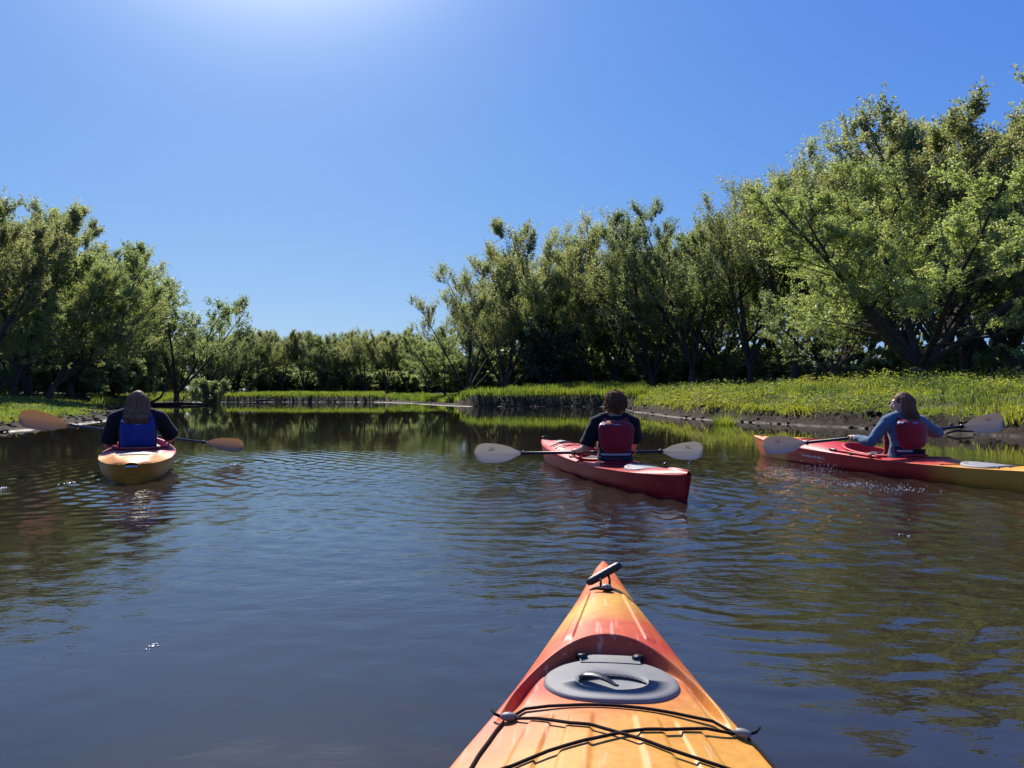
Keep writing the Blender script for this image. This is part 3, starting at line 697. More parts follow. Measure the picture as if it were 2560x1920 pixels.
def kayak_mat(name, stops, nscale=3.0, spread_=.35, rough=.44, side=None, scuff=.16):
    """rotomoulded plastic: colours blended along the hull, scuffed and a little dusty. stops: (metres from bow, colour)"""
    m, nt, out = new_mat(name)
    p = N(nt, 'ShaderNodeBsdfPrincipled'); tc = N(nt, 'ShaderNodeTexCoord')
    sx = N(nt, 'ShaderNodeSeparateXYZ'); nt.links.new(tc.outputs['Object'], sx.inputs[0])
    nz = N(nt, 'ShaderNodeTexNoise'); nz.inputs['Scale'].default_value = nscale; nz.inputs['Detail'].default_value = 4; nz.inputs['Roughness'].default_value = .55
    nt.links.new(tc.outputs['Object'], nz.inputs['Vector'])
    L = stops[-1][0]
    a = N(nt, 'ShaderNodeMath', operation='MULTIPLY_ADD'); a.inputs[1].default_value = spread_ * 2; a.inputs[2].default_value = -spread_
    nt.links.new(nz.outputs[0], a.inputs[0])
    b = N(nt, 'ShaderNodeMath', operation='ADD'); nt.links.new(a.outputs[0], b.inputs[0]); nt.links.new(sx.outputs[1], b.inputs[1])
    sd = N(nt, 'ShaderNodeMath', operation='MULTIPLY'); sd.inputs[1].default_value = side or 0.0; nt.links.new(sx.outputs[0], sd.inputs[0])
    b2 = N(nt, 'ShaderNodeMath', operation='ADD'); nt.links.new(b.outputs[0], b2.inputs[0]); nt.links.new(sd.outputs[0], b2.inputs[1])
    c = N(nt, 'ShaderNodeMapRange'); c.inputs['From Min'].default_value = 0; c.inputs['From Max'].default_value = -L
    nt.links.new(b2.outputs[0], c.inputs[0])
    cr = N(nt, 'ShaderNodeValToRGB'); cr.color_ramp.interpolation = 'EASE'
    while len(cr.color_ramp.elements) < len(stops): cr.color_ramp.elements.new(.5)
    for e, (ps, cl) in zip(cr.color_ramp.elements, stops): e.position = ps / L; e.color = (*cl, 1)
    nt.links.new(c.outputs[0], cr.inputs[0])
    # fine mottling and pale scuffs
    n2 = N(nt, 'ShaderNodeTexNoise'); n2.inputs['Scale'].default_value = 55; n2.inputs['Detail'].default_value = 6; n2.inputs['Roughness'].default_value = .7
    nt.links.new(tc.outputs['Object'], n2.inputs['Vector'])
    mr = N(nt, 'ShaderNodeMapRange'); mr.inputs['From Min'].default_value = .3; mr.inputs['From Max'].default_value = .7; mr.inputs['To Min'].default_value = .86; mr.inputs['To Max'].default_value = 1.12
    nt.links.new(n2.outputs[0], mr.inputs[0])
    mx = N(nt, 'ShaderNodeMix', data_type='RGBA', blend_type='MULTIPLY'); mx.inputs[0].default_value = 1
    nt.links.new(cr.outputs[0], mx.inputs[6]); nt.links.new(mr.outputs[0], mx.inputs[7])
    mpp = N(nt, 'ShaderNodeMapping'); mpp.inputs['Scale'].default_value = (60, 5, 30); mpp.inputs['Rotation'].default_value = (0, 0, .5)
    nt.links.new(tc.outputs['Object'], mpp.inputs[0])
    n3 = N(nt, 'ShaderNodeTexNoise'); n3.inputs['Scale'].default_value = 1.3; n3.inputs['Detail'].default_value = 3; nt.links.new(mpp.outputs[0], n3.inputs['Vector'])
    m3 = N(nt, 'ShaderNodeMapRange'); m3.inputs['From Min'].default_value = .62; m3.inputs['From Max'].default_value = .72; m3.inputs['To Max'].default_value = scuff
    nt.links.new(n3.outputs[0], m3.inputs[0])
    p.inputs['Specular IOR Level'].default_value = .22
    mw = N(nt, 'ShaderNodeMix', data_type='RGBA'); mw.inputs[7].default_value = (.75, .55, .42, 1)
    nt.links.new(m3.outputs[0], mw.inputs[0]); nt.links.new(mx.outputs[2], mw.inputs[6])
    nt.links.new(mw.outputs[2], p.inputs['Base Color'])
    rr_ = N(nt, 'ShaderNodeMapRange'); rr_.inputs['From Min'].default_value = .3; rr_.inputs['From Max'].default_value = .7; rr_.inputs['To Min'].default_value = rough - .08; rr_.inputs['To Max'].default_value = rough + .16
    nt.links.new(n2.outputs[0], rr_.inputs[0]); nt.links.new(rr_.outputs[0], p.inputs['Roughness'])
    bp = N(nt, 'ShaderNodeBump'); bp.inputs['Strength'].default_value = .12; bp.inputs['Distance'].default_value = .002
    nt.links.new(n2.outputs[0], bp.inputs['Height']); nt.links.new(bp.outputs[0], p.inputs['Normal'])
    p.inputs['Subsurface Weight'].default_value = 0.0
    nt.links.new(p.outputs[0], out.inputs[0]); return m
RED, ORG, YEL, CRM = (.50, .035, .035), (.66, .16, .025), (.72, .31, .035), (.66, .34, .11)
M['black_plastic'] = simple('black_plastic', (.012, .012, .014), .42, .5, .3, 60, bump=.15, bscale=300)
M['cord'] = simple('bungee_cord', (.014, .009, .009), .75, .25, .3, 400, bump=.8, bscale=900)
M['grey_rubber'] = simple('hatch_rubber', (.20, .195, .185), .6, .25, .12, 14, bump=.12, bscale=500)
M['grey_light'] = simple('light_grey_plastic', (.27, .26, .25), .55, .3, .1, 20)
M['silver'] = simple('dull_metal', (.16, .16, .155), .5, .4, .1, 60)
M['dark_pad'] = simple('seat_padding', (.016, .016, .02), .85, .2, .3, 40)
M['decal'] = simple('pale_hull_decal', (.62, .58, .55), .4, .4, .2, 90)

class Hull:
    """a kayak in its own frame: +Y is the bow, y=0 the bow tip, z=0 the waterline"""
    def __init__(s, L, wid, gun, crown, keel, rake=.16, srake=.03, mod=None, squash=1.0):
        s.L = L; s.wid = wid; s.gun = gun; s.crown = crown; s.keel = keel; s.rake = rake; s.srake = srake; s.mod = mod
    def w(s, a): return smooth_interp(np.asarray(a, float), *s.wid)
    def g(s, a): return smooth_interp(np.asarray(a, float), *s.gun)
    def c(s, a): return smooth_interp(np.asarray(a, float), *s.crown)
    def k(s, a): return smooth_interp(np.asarray(a, float), *s.keel)
    def deck(s, a, v):
        """height of the deck at a metres from the bow, lateral fraction v in -1..1"""
        a, v = np.broadcast_arrays(np.asarray(a, float), np.asarray(v, float))
        z = s.g(a) + s.c(a) * np.clip(1 - np.abs(v) ** 2.2, 0, 1) ** .8
        if s.mod is not None: z = z + s.mod(a, v)
        return z
    def pt(s, a, v, up=0.0):
        a = np.atleast_1d(np.asarray(a, float)); v = np.atleast_1d(np.asarray(v, float)); a, v = np.broadcast_arrays(a, v)
        return np.stack([v * s.w(a), -a, s.deck(a, v) + up], -1)
    def build(s, parent, mat, cock=None, seam=True, na=90, nu=28, a_dense=None, deck_name='deck'):
        A = np.unique(np.concatenate([np.linspace(0, .15, 8), np.linspace(.15, s.L - .12, na), np.linspace(s.L - .12, s.L, 6)] + ([a_dense] if a_dense is not None else [])))
        q = np.linspace(0, 1, 12)                         # keel to gunwale
        P = []
        for a in A:
            w_, g_, k_ = float(s.w(a)), float(s.g(a)), float(s.k(a))
            yy = w_ * np.sin(q * np.pi / 2) ** .85
            zz = k_ + (g_ - k_) * (1 - np.cos(q * np.pi / 2)) ** 1.05
            tt = (zz - k_) / (g_ - k_ + 1e-9)
            da = s.rake * (1 - tt) ** 1.2 * math.exp(-a / .35) - s.srake * (1 - tt) * math.exp(-(s.L - a) / .25)
            row = np.stack([yy, -(a + da), zz], -1)
            left = row[::-1] * [-1, 1, 1]
            P.append(np.concatenate([left[:-1], row]))
        mb = MB(); mb.grid(np.array(P)[:, ::-1])
        # close bow and stern
        for row in (P[0], P[-1]):
            n = len(row); base = mb.n; mb.add(row, None, [[i, n - 1 - i, i + 1] for i in range(n // 2)] + [[n - 1 - i, n - 2 - i, i + 1] for i in range(n // 2 - 1)])
        hull = mb.build('hull', mat, parent)
        v = np.linspace(-1, 1, nu * 2 + 1)
        v = np.sign(v) * (1 - (1 - np.abs(v)) ** 1.25)
        AA, VV = np.meshgrid(A, v, indexing='ij')
        D = np.stack([VV * s.w(AA), -AA, s.deck(AA, VV)], -1)
        na_, nv = AA.shape
        i, j = np.meshgrid(np.arange(na_ - 1), np.arange(nv - 1), indexing='ij')
        Q = np.stack([i * nv + j, (i + 1) * nv + j, (i + 1) * nv + j + 1, i * nv + j + 1], -1).reshape(-1, 4)[:, ::-1]
        Dv = D.reshape(-1, 3)
        if cock is not None:
            cc, hl, hw = cock
            e = ((Dv[:, 1] + cc) / hl) ** 2 + (Dv[:, 0] / hw) ** 2
            Q = Q[(e[Q] > 1).any(axis=1)]
            Dv = Dv.copy(); ins = e < 1
            f = np.sqrt(np.maximum(e, 1e-6)); 
            Dv[ins, 0] /= f[ins]; Dv[ins, 1] = -cc + (Dv[ins, 1] + cc) / f[ins]
        mesh_np(deck_name, Dv, Q, mat, parent, smooth=True)
        # seam bead where hull and deck meet
        sb = MB()
        for sg in (-1, 1) if seam else ():
            aa = np.linspace(.01, s.L - .01, 70)
            sb.tube(np.stack([sg * (s.w(aa) + .002), -aa, s.g(aa)], -1), .0035, 6)
        if seam: sb.build('seam', mat, parent)
        if cock is not None:
            t = np.linspace(0, 2 * np.pi, 65)[:-1]
            ring = lambda k, up: np.stack([k * hw * np.sin(t), -cc + k * hl * np.cos(t), s.deck(cc - k * hl * np.cos(t), np.clip(k * hw * np.sin(t) / s.w(cc - k * hl * np.cos(t)), -.98, .98)) + up], -1)
            R0 = ring(1.0, 0); zz = R0[:, 2]
            # level the rim a little
            prof = [(.90, -.16), (.95, -.03), (.965, .012), (.985, .024), (1.04, .026), (1.075, .018), (1.06, .008), (1.01, .006), (1.0, -.01)]
            rows = []
            for k, up in prof:
                rows.append(np.stack([k * hw * np.sin(t), -cc + k * hl * np.cos(t), zz + up], -1))
            cm = MB(); cm.grid(np.array(rows), closed_u=True); cm.build('cockpit_rim', mat, parent)
            t3 = np.linspace(-1, 1, 9)
            fl = MB(); sz = -.02
            X, Y = np.meshgrid(t3 * hw * .8, -cc + t3 * hl * .95, indexing='ij')
            fl.grid(np.stack([X, Y, np.full_like(X, s.k(cc) + .03) + (X / hw) ** 2 * .05], -1)); fl.build('cockpit_floor', M['dark_pad'], parent)
            ss = MB(); ss.box((0, -cc - hl * .52, .035), (hw * .62, .17, .025)); ss.build('seat', M['dark_pad'], parent)
            zz_ = np.linspace(0, 1, 5); xx_ = np.linspace(-1, 1, 9)
            X, Z = np.meshgrid(xx_, zz_, indexing='ij')
            Pf = np.stack([X * hw * .62 * (1 - .15 * Z), -cc - hl * .80 - .05 * Z + .05 * X ** 2, .05 + Z * .21], -1)
            sbk = MB(); sbk.grid(Pf); sbk.grid((Pf - [0, .03, 0])[::-1]); sbk.build('seat_back', M['dark_pad'], parent)
        return hull
    def cord(s, pts, rad=.0035, lift=.0008, n=10):
        """a cord through (a, v) points lying on the deck"""
        out = []
        for (a0, v0), (a1, v1) in zip(pts[:-1], pts[1:]):
            for k in range(n): t = k / n; out.append((a0 + (a1 - a0) * t, v0 + (v1 - v0) * t))
        out.append(pts[-1]); o = np.array(out)
        P_ = s.pt(o[:, 0], o[:, 1], rad + lift)
        # taut cord: never dips into hollows
        return P_
def add_cord(h, parent, pts, rad=.0035, name='bungee_cord', taut=0.0, n=10):
    P_ = h.cord(pts, rad, n=n)
    if taut:
        z = P_[:, 2].copy()
        for _ in range(60):
            zz = z.copy(); zz[1:-1] = np.maximum(P_[1:-1, 2], .5 * (z[:-2] + z[2:]) ); z = zz
        P_[:, 2] = z
    mb = MB(); mb.tube(P_, rad, 6); return mb.build(name, M['cord'], parent)
def deck_fitting(h, parent, a, v, name='deck_fitting', s_=1.0):
    p = h.pt(a, v, .004)[0]; mb = MB(); mb.ell(p, (.012 * s_, .018 * s_, .007 * s_)); return mb.build(name, M['black_plastic'], parent)
def hatch(h, parent, ca, hl, hw, mat, up=.008, dz=0.0, oval=2.4, strap=True):
    t = np.linspace(0, 2 * np.pi, 49)[:-1]
    cx = np.sign(np.sin(t)) * np.abs(np.sin(t)) ** (2 / oval) * hw; cy = np.sign(np.cos(t)) * np.abs(np.cos(t)) ** (2 / oval) * hl
    z0 = float(h.deck(ca, 0)) + dz
    curve_ = lambda k: z0 - (np.abs(cx * k) / hw) ** 2 * .018
    rows = []
    for k, u in [(1.0, -.012), (1.02, .0), (1.0, up), (.96, up + .003), (.80, up + .002), (.76, up - .002), (.70, up + .001), (.3, up + .004), (.02, up + .004)]:
        rows.append(np.stack([cx * k, -ca + cy * k, curve_(k) + u], -1))
    mb = MB(); mb.grid(np.array(rows), closed_u=True); return mb.build('hatch_cover', mat, parent)
def grab_handle(h, parent, a, ang=0.4, name='grab_handle'):
    p = h.pt(a, 0, .03)[0]; r = np.array(Matrix.Rotation(ang, 3, 'Z'))
    mb = MB(); xs = np.linspace(-.055, .055, 9)
    pts = np.stack([xs, xs * 0, .006 * np.cos(xs / .055 * 1.5)], -1) @ r.T + p
    mb.tube(pts, [.004, .009, .011, .0115, .0115, .0115, .011, .009, .004], 8)
    b = mb.build(name, M['black_plastic'], parent)
    mb = MB(); q = h.pt(a, 0, .0)[0]
    for sg in (-.018, .018): mb.tube([q + [sg * .6, 0, -.004], p + [sg, 0, -.002]], .0035, 6)
    mb.build('handle_cord', M['cord'], b)
def place(o, bow, stern, z=0.0):
    """put an Empty so that local y=0 is the bow point and -Y runs to the stern"""
    dx, dy = bow[0] - stern[0], bow[1] - stern[1]
    o.location = (bow[0], bow[1], z); o.rotation_euler = (0, 0, math.atan2(-dx, dy)); return math.hypot(dx, dy)

# ---- red kayak of the middle paddler, seen from behind
kr = empty('kayak'); Lr = place(kr, (.385, 9.55), (1.30, 5.60))
tag(kr, 'solid red sea kayak with the curly haired paddler, centre right', 'kayak')
def mod_r(a, v):
    z = 0 * a
    z = z - .030 * np.exp(-((a - 3.08) / .36) ** 4) * (1 - np.abs(v) ** 4)      # recessed rear deck
    z = z + .012 * np.exp(-((a - 2.62) / .12) ** 2) * (1 - v * v)
    z = z + .014 * np.exp(-((np.abs(v) - .0) / .22) ** 2) * sstep(3.6, 3.8, a) + .008 * np.exp(-((np.abs(v) - .45) / .05) ** 2) * sstep(1.35, 1.2, a) * sstep(.2, .4, a)
    return z
hr = Hull(Lr, ([0, .1, .5, 1.2, 2.0, 2.6, 3.2, 3.7, 3.95, Lr], [.012, .04, .135, .235, .285, .28, .225, .125, .05, .022]),
          ([0, .4, 1.2, 2.1, 2.6, 3.3, 3.9, Lr], [.225, .20, .175, .155, .145, .155, .185, .20]),
          ([0, .3, 1.0, 1.5, 2.0, 2.6, 3.2, 3.8, Lr], [.012, .035, .075, .075, .045, .035, .045, .04, .02]),
          ([0, .3, 1.5, 3.0, Lr - .3, Lr], [-.03, -.07, -.10, -.10, -.07, -.03]), rake=.20, srake=.06, mod=mod_r)
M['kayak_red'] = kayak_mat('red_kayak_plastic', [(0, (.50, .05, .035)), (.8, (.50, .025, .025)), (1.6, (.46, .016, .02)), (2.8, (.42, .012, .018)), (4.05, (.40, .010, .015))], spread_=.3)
COCK_R = (2.18, .46, .235)
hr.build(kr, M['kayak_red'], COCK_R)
hatch(hr, kr, 3.22, .20, .15, M['grey_light'], up=.022)
hatch(hr, kr, .86, .10, .085, M['grey_rubber'], up=.012)
grab_handle(hr, kr, .10, .5)
grab_handle(hr, kr, 3.66, .9)
for pts in ([(.98, -.82), (1.12, .82)], [(.98, .82), (1.12, -.82)], [(1.02, -.8), (1.02, .8)], [(1.25, -.8), (1.42, .8)], [(1.25, .8), (1.42, -.8)]):
    add_cord(hr, kr, pts, taut=1)
for pts in ([(2.70, -.7), (2.82, 0), (2.70, .7)], [(2.88, -.75), (2.98, 0), (2.88, .75)], [(3.0, -.7), (3.42, .7)], [(3.0, .7), (3.42, -.7)]):
    add_cord(hr, kr, pts, taut=1)
for a, v in [(.98, -.82), (.98, .82), (1.25, -.8), (1.25, .8), (1.95, -.86), (1.95, .86), (2.70, -.7), (2.70, .7), (2.88, .75), (2.88, -.75)]:
    deck_fitting(hr, kr, a, v)
add_cord(hr, kr, [(1.9, -.86), (1.98, -.93), (2.04, -.84)], .006, 'side_carry_loop'); add_cord(hr, kr, [(1.9, .86), (1.98, .93), (2.04, .84)], .006, 'side_carry_loop')
def side_patch(h, parent, a0, a1, sg, q0, q1, mat, name):
    """a sheet standing 1.5 mm off the hull side"""
    P = []
    for a in np.linspace(a0, a1, 12):
        w_, g_, k_ = float(h.w(a)), float(h.g(a)), float(h.k(a)); row = []
        for q in np.linspace(q0, q1, 4):
            row.append([sg * (w_ * math.sin(q * math.pi / 2) ** .85 + .003), -a, k_ + (g_ - k_) * (1 - math.cos(q * math.pi / 2)) ** 1.05])
        P.append(row)
    mb = MB(); mb.grid(np.array(P)); return mb.build(name, mat, parent)
add_dec = MB()
P_ = np.array([[hr.pt(a, v, .003)[0] for v in np.linspace(-.80, -.66, 4)] for a in np.linspace(1.28, 1.5, 8)])
add_dec.grid(P_); add_dec.build('decal', M['decal'], kr)

# ---- red, orange and yellow kayak at the right
ko = empty('kayak'); Lo = place(ko, (3.235, 10.12), (4.42, 5.62))
tag(ko, 'red kayak fading to yellow at its stern, at the right edge', 'kayak')
def mod_o(a, v):
    z = -.034 * np.exp(-((a - 3.52) / .42) ** 4) * (1 - np.abs(v) ** 4)
    z = z + .020 * np.exp(-((a - 3.02) / .16) ** 2) * np.clip(1 - v * v, 0, 1)
    z = z + .010 * np.exp(-((np.abs(v) - .5) / .06) ** 2) * sstep(1.5, 1.3, a) * sstep(.2, .4, a)
    return z
ho = Hull(Lo, ([0, .1, .5, 1.2, 2.0, 2.8, 3.5, 4.1, 4.45, Lo], [.014, .042, .14, .25, .305, .30, .24, .13, .05, .02]),
          ([0, .4, 1.2, 2.1, 2.7, 3.5, 4.2, Lo], [.245, .215, .185, .165, .150, .155, .175, .195]),
          ([0, .3, 1.0, 1.6, 2.1, 2.7, 3.4, 4.1, Lo], [.014, .035, .085, .09, .055, .035, .045, .045, .02]),
          ([0, .3, 1.5, 3.2, Lo - .3, Lo], [-.03, -.07, -.10, -.10, -.07, -.03]), rake=.17, srake=.05, mod=mod_o)
M['kayak_mix'] = kayak_mat('red_to_yellow_kayak_plastic', [(0, ORG), (.55, (.62, .12, .04)), (.95, YEL), (1.12, RED), (2.0, (.52, .02, .03)), (2.7, (.50, .03, .03)), (3.15, (.52, .04, .03)), (3.5, YEL), (4.1, YEL), (4.62, (.5, .07, .03))], nscale=2.4, spread_=.28)
COCK_O = (2.34, .50, .245)
ho.build(ko, M['kayak_mix'], COCK_O)
hatch(ho, ko, 3.60, .22, .17, M['grey_light'], up=.024)
grab_handle(ho, ko, .14, .5); grab_handle(ho, ko, 4.12, .8)
for pts in ([(1.15, -.8), (1.35, .8)], [(1.15, .8), (1.35, -.8)], [(1.1, -.8), (1.1, .8)]): add_cord(ho, ko, pts, taut=1)
for pts in ([(2.98, -.72), (3.12, 0), (2.98, .72)], [(3.28, -.7), (3.82, .7)], [(3.28, .7), (3.82, -.7)], [(3.9, -.6), (3.95, .6)]): add_cord(ho, ko, pts, taut=1)
for a, v in [(1.15, -.8), (1.15, .8), (2.98, -.72), (2.98, .72), (3.28, -.7), (3.28, .7), (3.82, -.7), (3.82, .7)]: deck_fitting(ho, ko, a, v)
mb = MB(); P_ = ho.pt(np.linspace(1.98, 2.62, 9), np.full(9, -.90), .014); mb.tube(P_, .011, 8); mb.build('thigh_rail', M['kayak_mix'], ko)
mb = MB(); P_ = ho.pt(np.linspace(1.86, 1.98, 4), np.full(4, -.90), .014); mb.tube(P_, .014, 8); mb.build('rail_clamp', M['black_plastic'], ko)
add_cord(ho, ko, [(2.12, -.9), (2.22, -.97), (2.30, -.88)], .006, 'side_carry_loop')
# worn pale lettering strip on the near side: too blurred to read, so only the worn strip
def strip(a0, a1, q0, q1, seed):
    R_ = random.Random(seed); mb = MB(); a = a0
    while a < a1:
        d = R_.uniform(.012, .024); P = []
        for aa in (a, a + d):
            w_, g_, k_ = float(ho.w(aa)), float(ho.g(aa)), float(ho.k(aa))
            up = R_.uniform(0, .012)
            P.append([[-(w_ * math.sin(q * math.pi / 2) ** .85 + .0025), -aa, k_ + (g_ - k_) * (1 - math.cos(q * math.pi / 2)) ** 1.05] for q in (q0 + up, q1 - R_.uniform(0, .05))])
        mb.grid(np.array(P)); a += d + R_.uniform(.002, .006)
    return mb
strip(1.36, 1.78, .80, .88, 3).build('hull_lettering', M['decal'], ko)

# ---- tan and yellow kayak at the left, seen from astern
kl = empty('kayak'); Ll = place(kl, (-3.40 - 1.36 + .08, 6.80 + 2.95), (-3.40, 6.80))
tag(kl, 'yellow and tan recreational kayak with the long haired paddler, seen from astern at left', 'kayak')
def mod_l(a, v):
    z = -.028 * np.exp(-((a - (Ll - .75)) / .26) ** 4) * (1 - np.abs(v) ** 4)
    z = z + .018 * np.exp(-((np.abs(v) - .62) / .16) ** 2) * sstep(Ll - 1.3, Ll - 1.0, a) * sstep(Ll - .1, Ll - .35, a)
    return z
hl_ = Hull(Ll, ([0, .1, .5, 1.2, 1.9, 2.5, 2.9, 3.12, Ll - .04, Ll], [.02, .06, .19, .315, .350, .322, .248, .165, .095, .058]),
           ([0, .4, 1.2, 2.1, 2.6, Ll], [.24, .215, .20, .185, .175, .165]),
           ([0, .3, 1.0, 1.5, 2.0, 2.6, Ll - .2, Ll], [.012, .035, .085, .07, .04, .05, .055, .02]),
           ([0, .3, 1.5, 2.5, Ll - .3, Ll], [-.03, -.08, -.11, -.10, -.08, -.06]), rake=.18, srake=.02, mod=mod_l)
M['kayak_tan'] = kayak_mat('yellow_tan_kayak_plastic', [(0, (.5, .08, .06)), (1.0, (.48, .05, .07)), (1.9, (.46, .04, .08)), (2.16, (.55, .12, .10)), (2.45, CRM), (2.95, (.66, .28, .05)), (Ll, (.60, .20, .015))], nscale=3.2, spread_=.22)
COCK_L = (1.55, .50, .268)
hl_.build(kl, M['kayak_tan'], COCK_L)
hatch(hl_, kl, Ll - .72, .17, .20, M['grey_light'], up=.024)
for pts in ([(Ll - 1.08, -.6), (Ll - 1.0, 0), (Ll - 1.08, .6)], [(Ll - .92, -.55), (Ll - .55, .6)], [(Ll - .92, .55), (Ll - .55, -.6)]): add_cord(hl_, kl, pts, taut=1)
for a, v in [(Ll - 1.08, -.6), (Ll - 1.08, .6), (Ll - .92, -.55), (Ll - .92, .55), (Ll - .55, .6), (Ll - .55, -.6)]: deck_fitting(hl_, kl, a, v)
# moulded grip at the stern
mb = MB(); mb.tube([(-.05, -(Ll + .006), .145), (-.03, -(Ll + .016), .150), (.03, -(Ll + .016), .150), (.05, -(Ll + .006), .145)], .009, 8); mb.build('stern_grip', M['decal'], kl)
mb = MB(); tt = np.linspace(0, np.pi, 9); mb.tube(np.stack([.05 * np.cos(tt), np.full(9, -(Ll + .004)), .115 - .03 * np.sin(tt)], -1), .005, 6); mb.build('stern_scoop', M['kayak_tan'], kl)

# ---- the photographer's own kayak, bow into the picture
BOW = (.2229, 1.858); HD = math.atan2(.104, 1.02)
ks = empty('kayak', (BOW[0], BOW[1], 0), -HD)
tag(ks, 'orange and yellow kayak bow in the foreground with grey oval hatch and crossed cords', 'kayak')
HA, HV = .665, .0     # hatch centre
def hatch_bowl(a, x):
    """recess: deep and sheer at its front wall, running out level towards the cockpit"""
    e = ((a - .685) / .125) ** 2 + (x / .142) ** 2
    e = np.where(a < .685, ((a - .685) / .150) ** 2 + (x / .150) ** 2, ((a - .685) / .105) ** 2 + (x / .136) ** 2)
    return e
RIBS = []
def mod_s(a, v):
    x = v * smooth_interp(a, *WID_S)
    w_ = smooth_interp(a, *WID_S)
    e = (np.maximum(0, .70 - a) / .160) ** 2 + (x / (.90 * w_)) ** 2
    # behind the arched wall the whole deck lies lower; it climbs back slowly
    fl_ = smooth_interp(a, [0, .05, .3, .7, 1.2], [.006, .012, .030, .052, .075]) * (1 - np.clip(1 - np.abs(v) ** 2.2, 0, 1) ** .8)
    z1 = sstep(1.10, .93, e) * sstep(.50, .56, a); z2 = .86 * np.clip(1 - np.abs(v) ** 5, 0, 1)
    k_ = sstep(.69, .78, a); z = -.036 * (z1 * (1 - k_) + z2 * k_) * (1 - .55 * sstep(.9, 1.5, a))
    z = z + .8 * fl_ * z1 * (1 - k_) * sstep(.97, .74, np.abs(v))
    # raised ribs aft of the hatch and ahead of it
    k = 0
    av = np.abs(v)
    aft = sstep(.765, .785, a)
    for lo, hi in ((.16, .33), (.47, .63)):
        k = k + sstep(lo - .012, lo + .004, av) * sstep(hi + .012, hi - .004, av)
    z = z + .0032 * np.clip(k, 0, 1) * aft
    fw = sstep(.25, .30, a) * sstep(.545, .52, a)
    z = z + .0036 * fw * sstep(.50, .53, av) * sstep(.68, .64, av)
    # rounded shoulder
    return z
WID_S = ([0, .03, .10, .27, .45, .65, .88, 1.1, 1.5, 2.0, 2.6, 3.1, 3.45, 3.6], [.006, .016, .030, .062, .103, .150, .213, .262, .315, .335, .31, .22, .10, .03])
hs_ = Hull(3.6, WID_S, ([0, .3, .8, 1.3, 2.0, 2.8, 3.6], [.372, .345, .302, .275, .25, .24, .26]),
           ([0, .05, .3, .7, 1.2, 1.35, 1.9, 2.6, 3.6], [.006, .012, .030, .052, .075, .07, .045, .045, .02]),
           ([0, .3, 1.5, 2.8, 3.3, 3.6], [.0, -.07, -.10, -.10, -.07, -.03]), rake=.22, srake=.05, mod=mod_s)
M['kayak_own'] = kayak_mat('orange_yellow_kayak_plastic', [(0, (.58, .11, .03)), (.20, (.60, .14, .035)), (.33, (.62, .32, .05)), (.40, (.60, .23, .04)), (.48, (.54, .10, .035)), (.59, (.50, .06, .03)), (.70, (.56, .16, .04)), (.84, (.62, .27, .05)), (1.05, (.62, .31, .05)), (3.6, (.60, .31, .05))], nscale=5, spread_=.13, rough=.44, side=-.7, scuff=.42)
ad = np.concatenate([np.linspace(.0, .2, 30), np.linspace(.22, .50, 60), np.linspace(.50, .62, 60), np.linspace(.62, .84, 70), np.linspace(.84, 1.3, 40)])
hs_.build(ks, M['kayak_own'], (1.82, .46, .25), seam=False, na=60, nu=80, a_dense=ad)
# the oval lid with its hinge tab, hollow grip and pull
lz = .375 - .040; mb = MB()
t = np.linspace(0, 2 * np.pi, 73)[:-1]; o_ = 2.08
cxl = np.sign(np.sin(t)) * np.abs(np.sin(t)) ** (2 / o_) * .1065; cyl = np.sign(np.cos(t)) * np.abs(np.cos(t)) ** (2 / o_) * .083
LA, LX = .650, .0
tilt = lambda y, x: hs_lid - .016 * (x / .1065) ** 2 + (y) * .10 * 0
hs_lid = float(hs_.deck(.66, 0)) + .0055
def lid_z(x, y):
    a_ = LA - np.asarray(y, float); r_ = hs_.deck(a_, np.clip(np.asarray(x, float) / hs_.w(a_), -.8, .8)) + .0012
    return float(r_) if np.ndim(r_) == 0 else r_
rows = []
for k, u in [(1.01, -.012), (1.01, -.002), (.995, .0025), (.96, .0045), (.90, .0055), (.55, .0060)]:
    rows.append(np.stack([cxl * k + LX, -LA + cyl * k, lid_z(cxl * k, cyl * k) + u], -1))
# sunken crescent in the middle of the lid
gx, gy = .056, .030
for k, u in [(1.0, .0062), (.96, .0045), (.93, .0016), (.88, .0004), (.4, .0004), (.02, .0004)]:
    gxx = np.sin(t) * gx * k + .002; gyy = np.cos(t) * gy * k - .016
    rows.append(np.stack([gxx, -LA + gyy, lid_z(gxx, gyy) + u], -1))
mb.grid(np.array(rows), closed_u=True)
lid = mb.build('hatch_cover', M['grey_rubber'], ks); lid['label'] = 'grey oval hatch lid with a hollow grip'
mb = MB()                                                  # tab along the front edge
P_ = []
for x in np.linspace(-.050, .050, 15):
    e_ = 1 - max(0, (abs(x) - .040) / .012) ** 2 if abs(x) > .040 else 1
    y0 = .060; y1 = .088 * max(e_, .8)
    P_.append([[x, -LA + y0, lid_z(x, y0) + .0070], [x, -LA + y1 - .003, lid_z(x, y1) + .0095], [x, -LA + y1, lid_z(x, y1) + .006], [x, -LA + y1, lid_z(x, y1) - .015]])
mb.grid(np.array(P_)); mb.build('lid_tab', M['grey_rubber'], lid)
for sg in (-1, 1):
    mb = MB(); mb.box((sg * .047, -LA + .079, lid_z(.05, .08) + .009), (.007, .008, .0045), np.array(Matrix.Rotation(-sg * .5, 3, 'Z'))); mb.build('lid_stop', M['black_plastic'], lid)
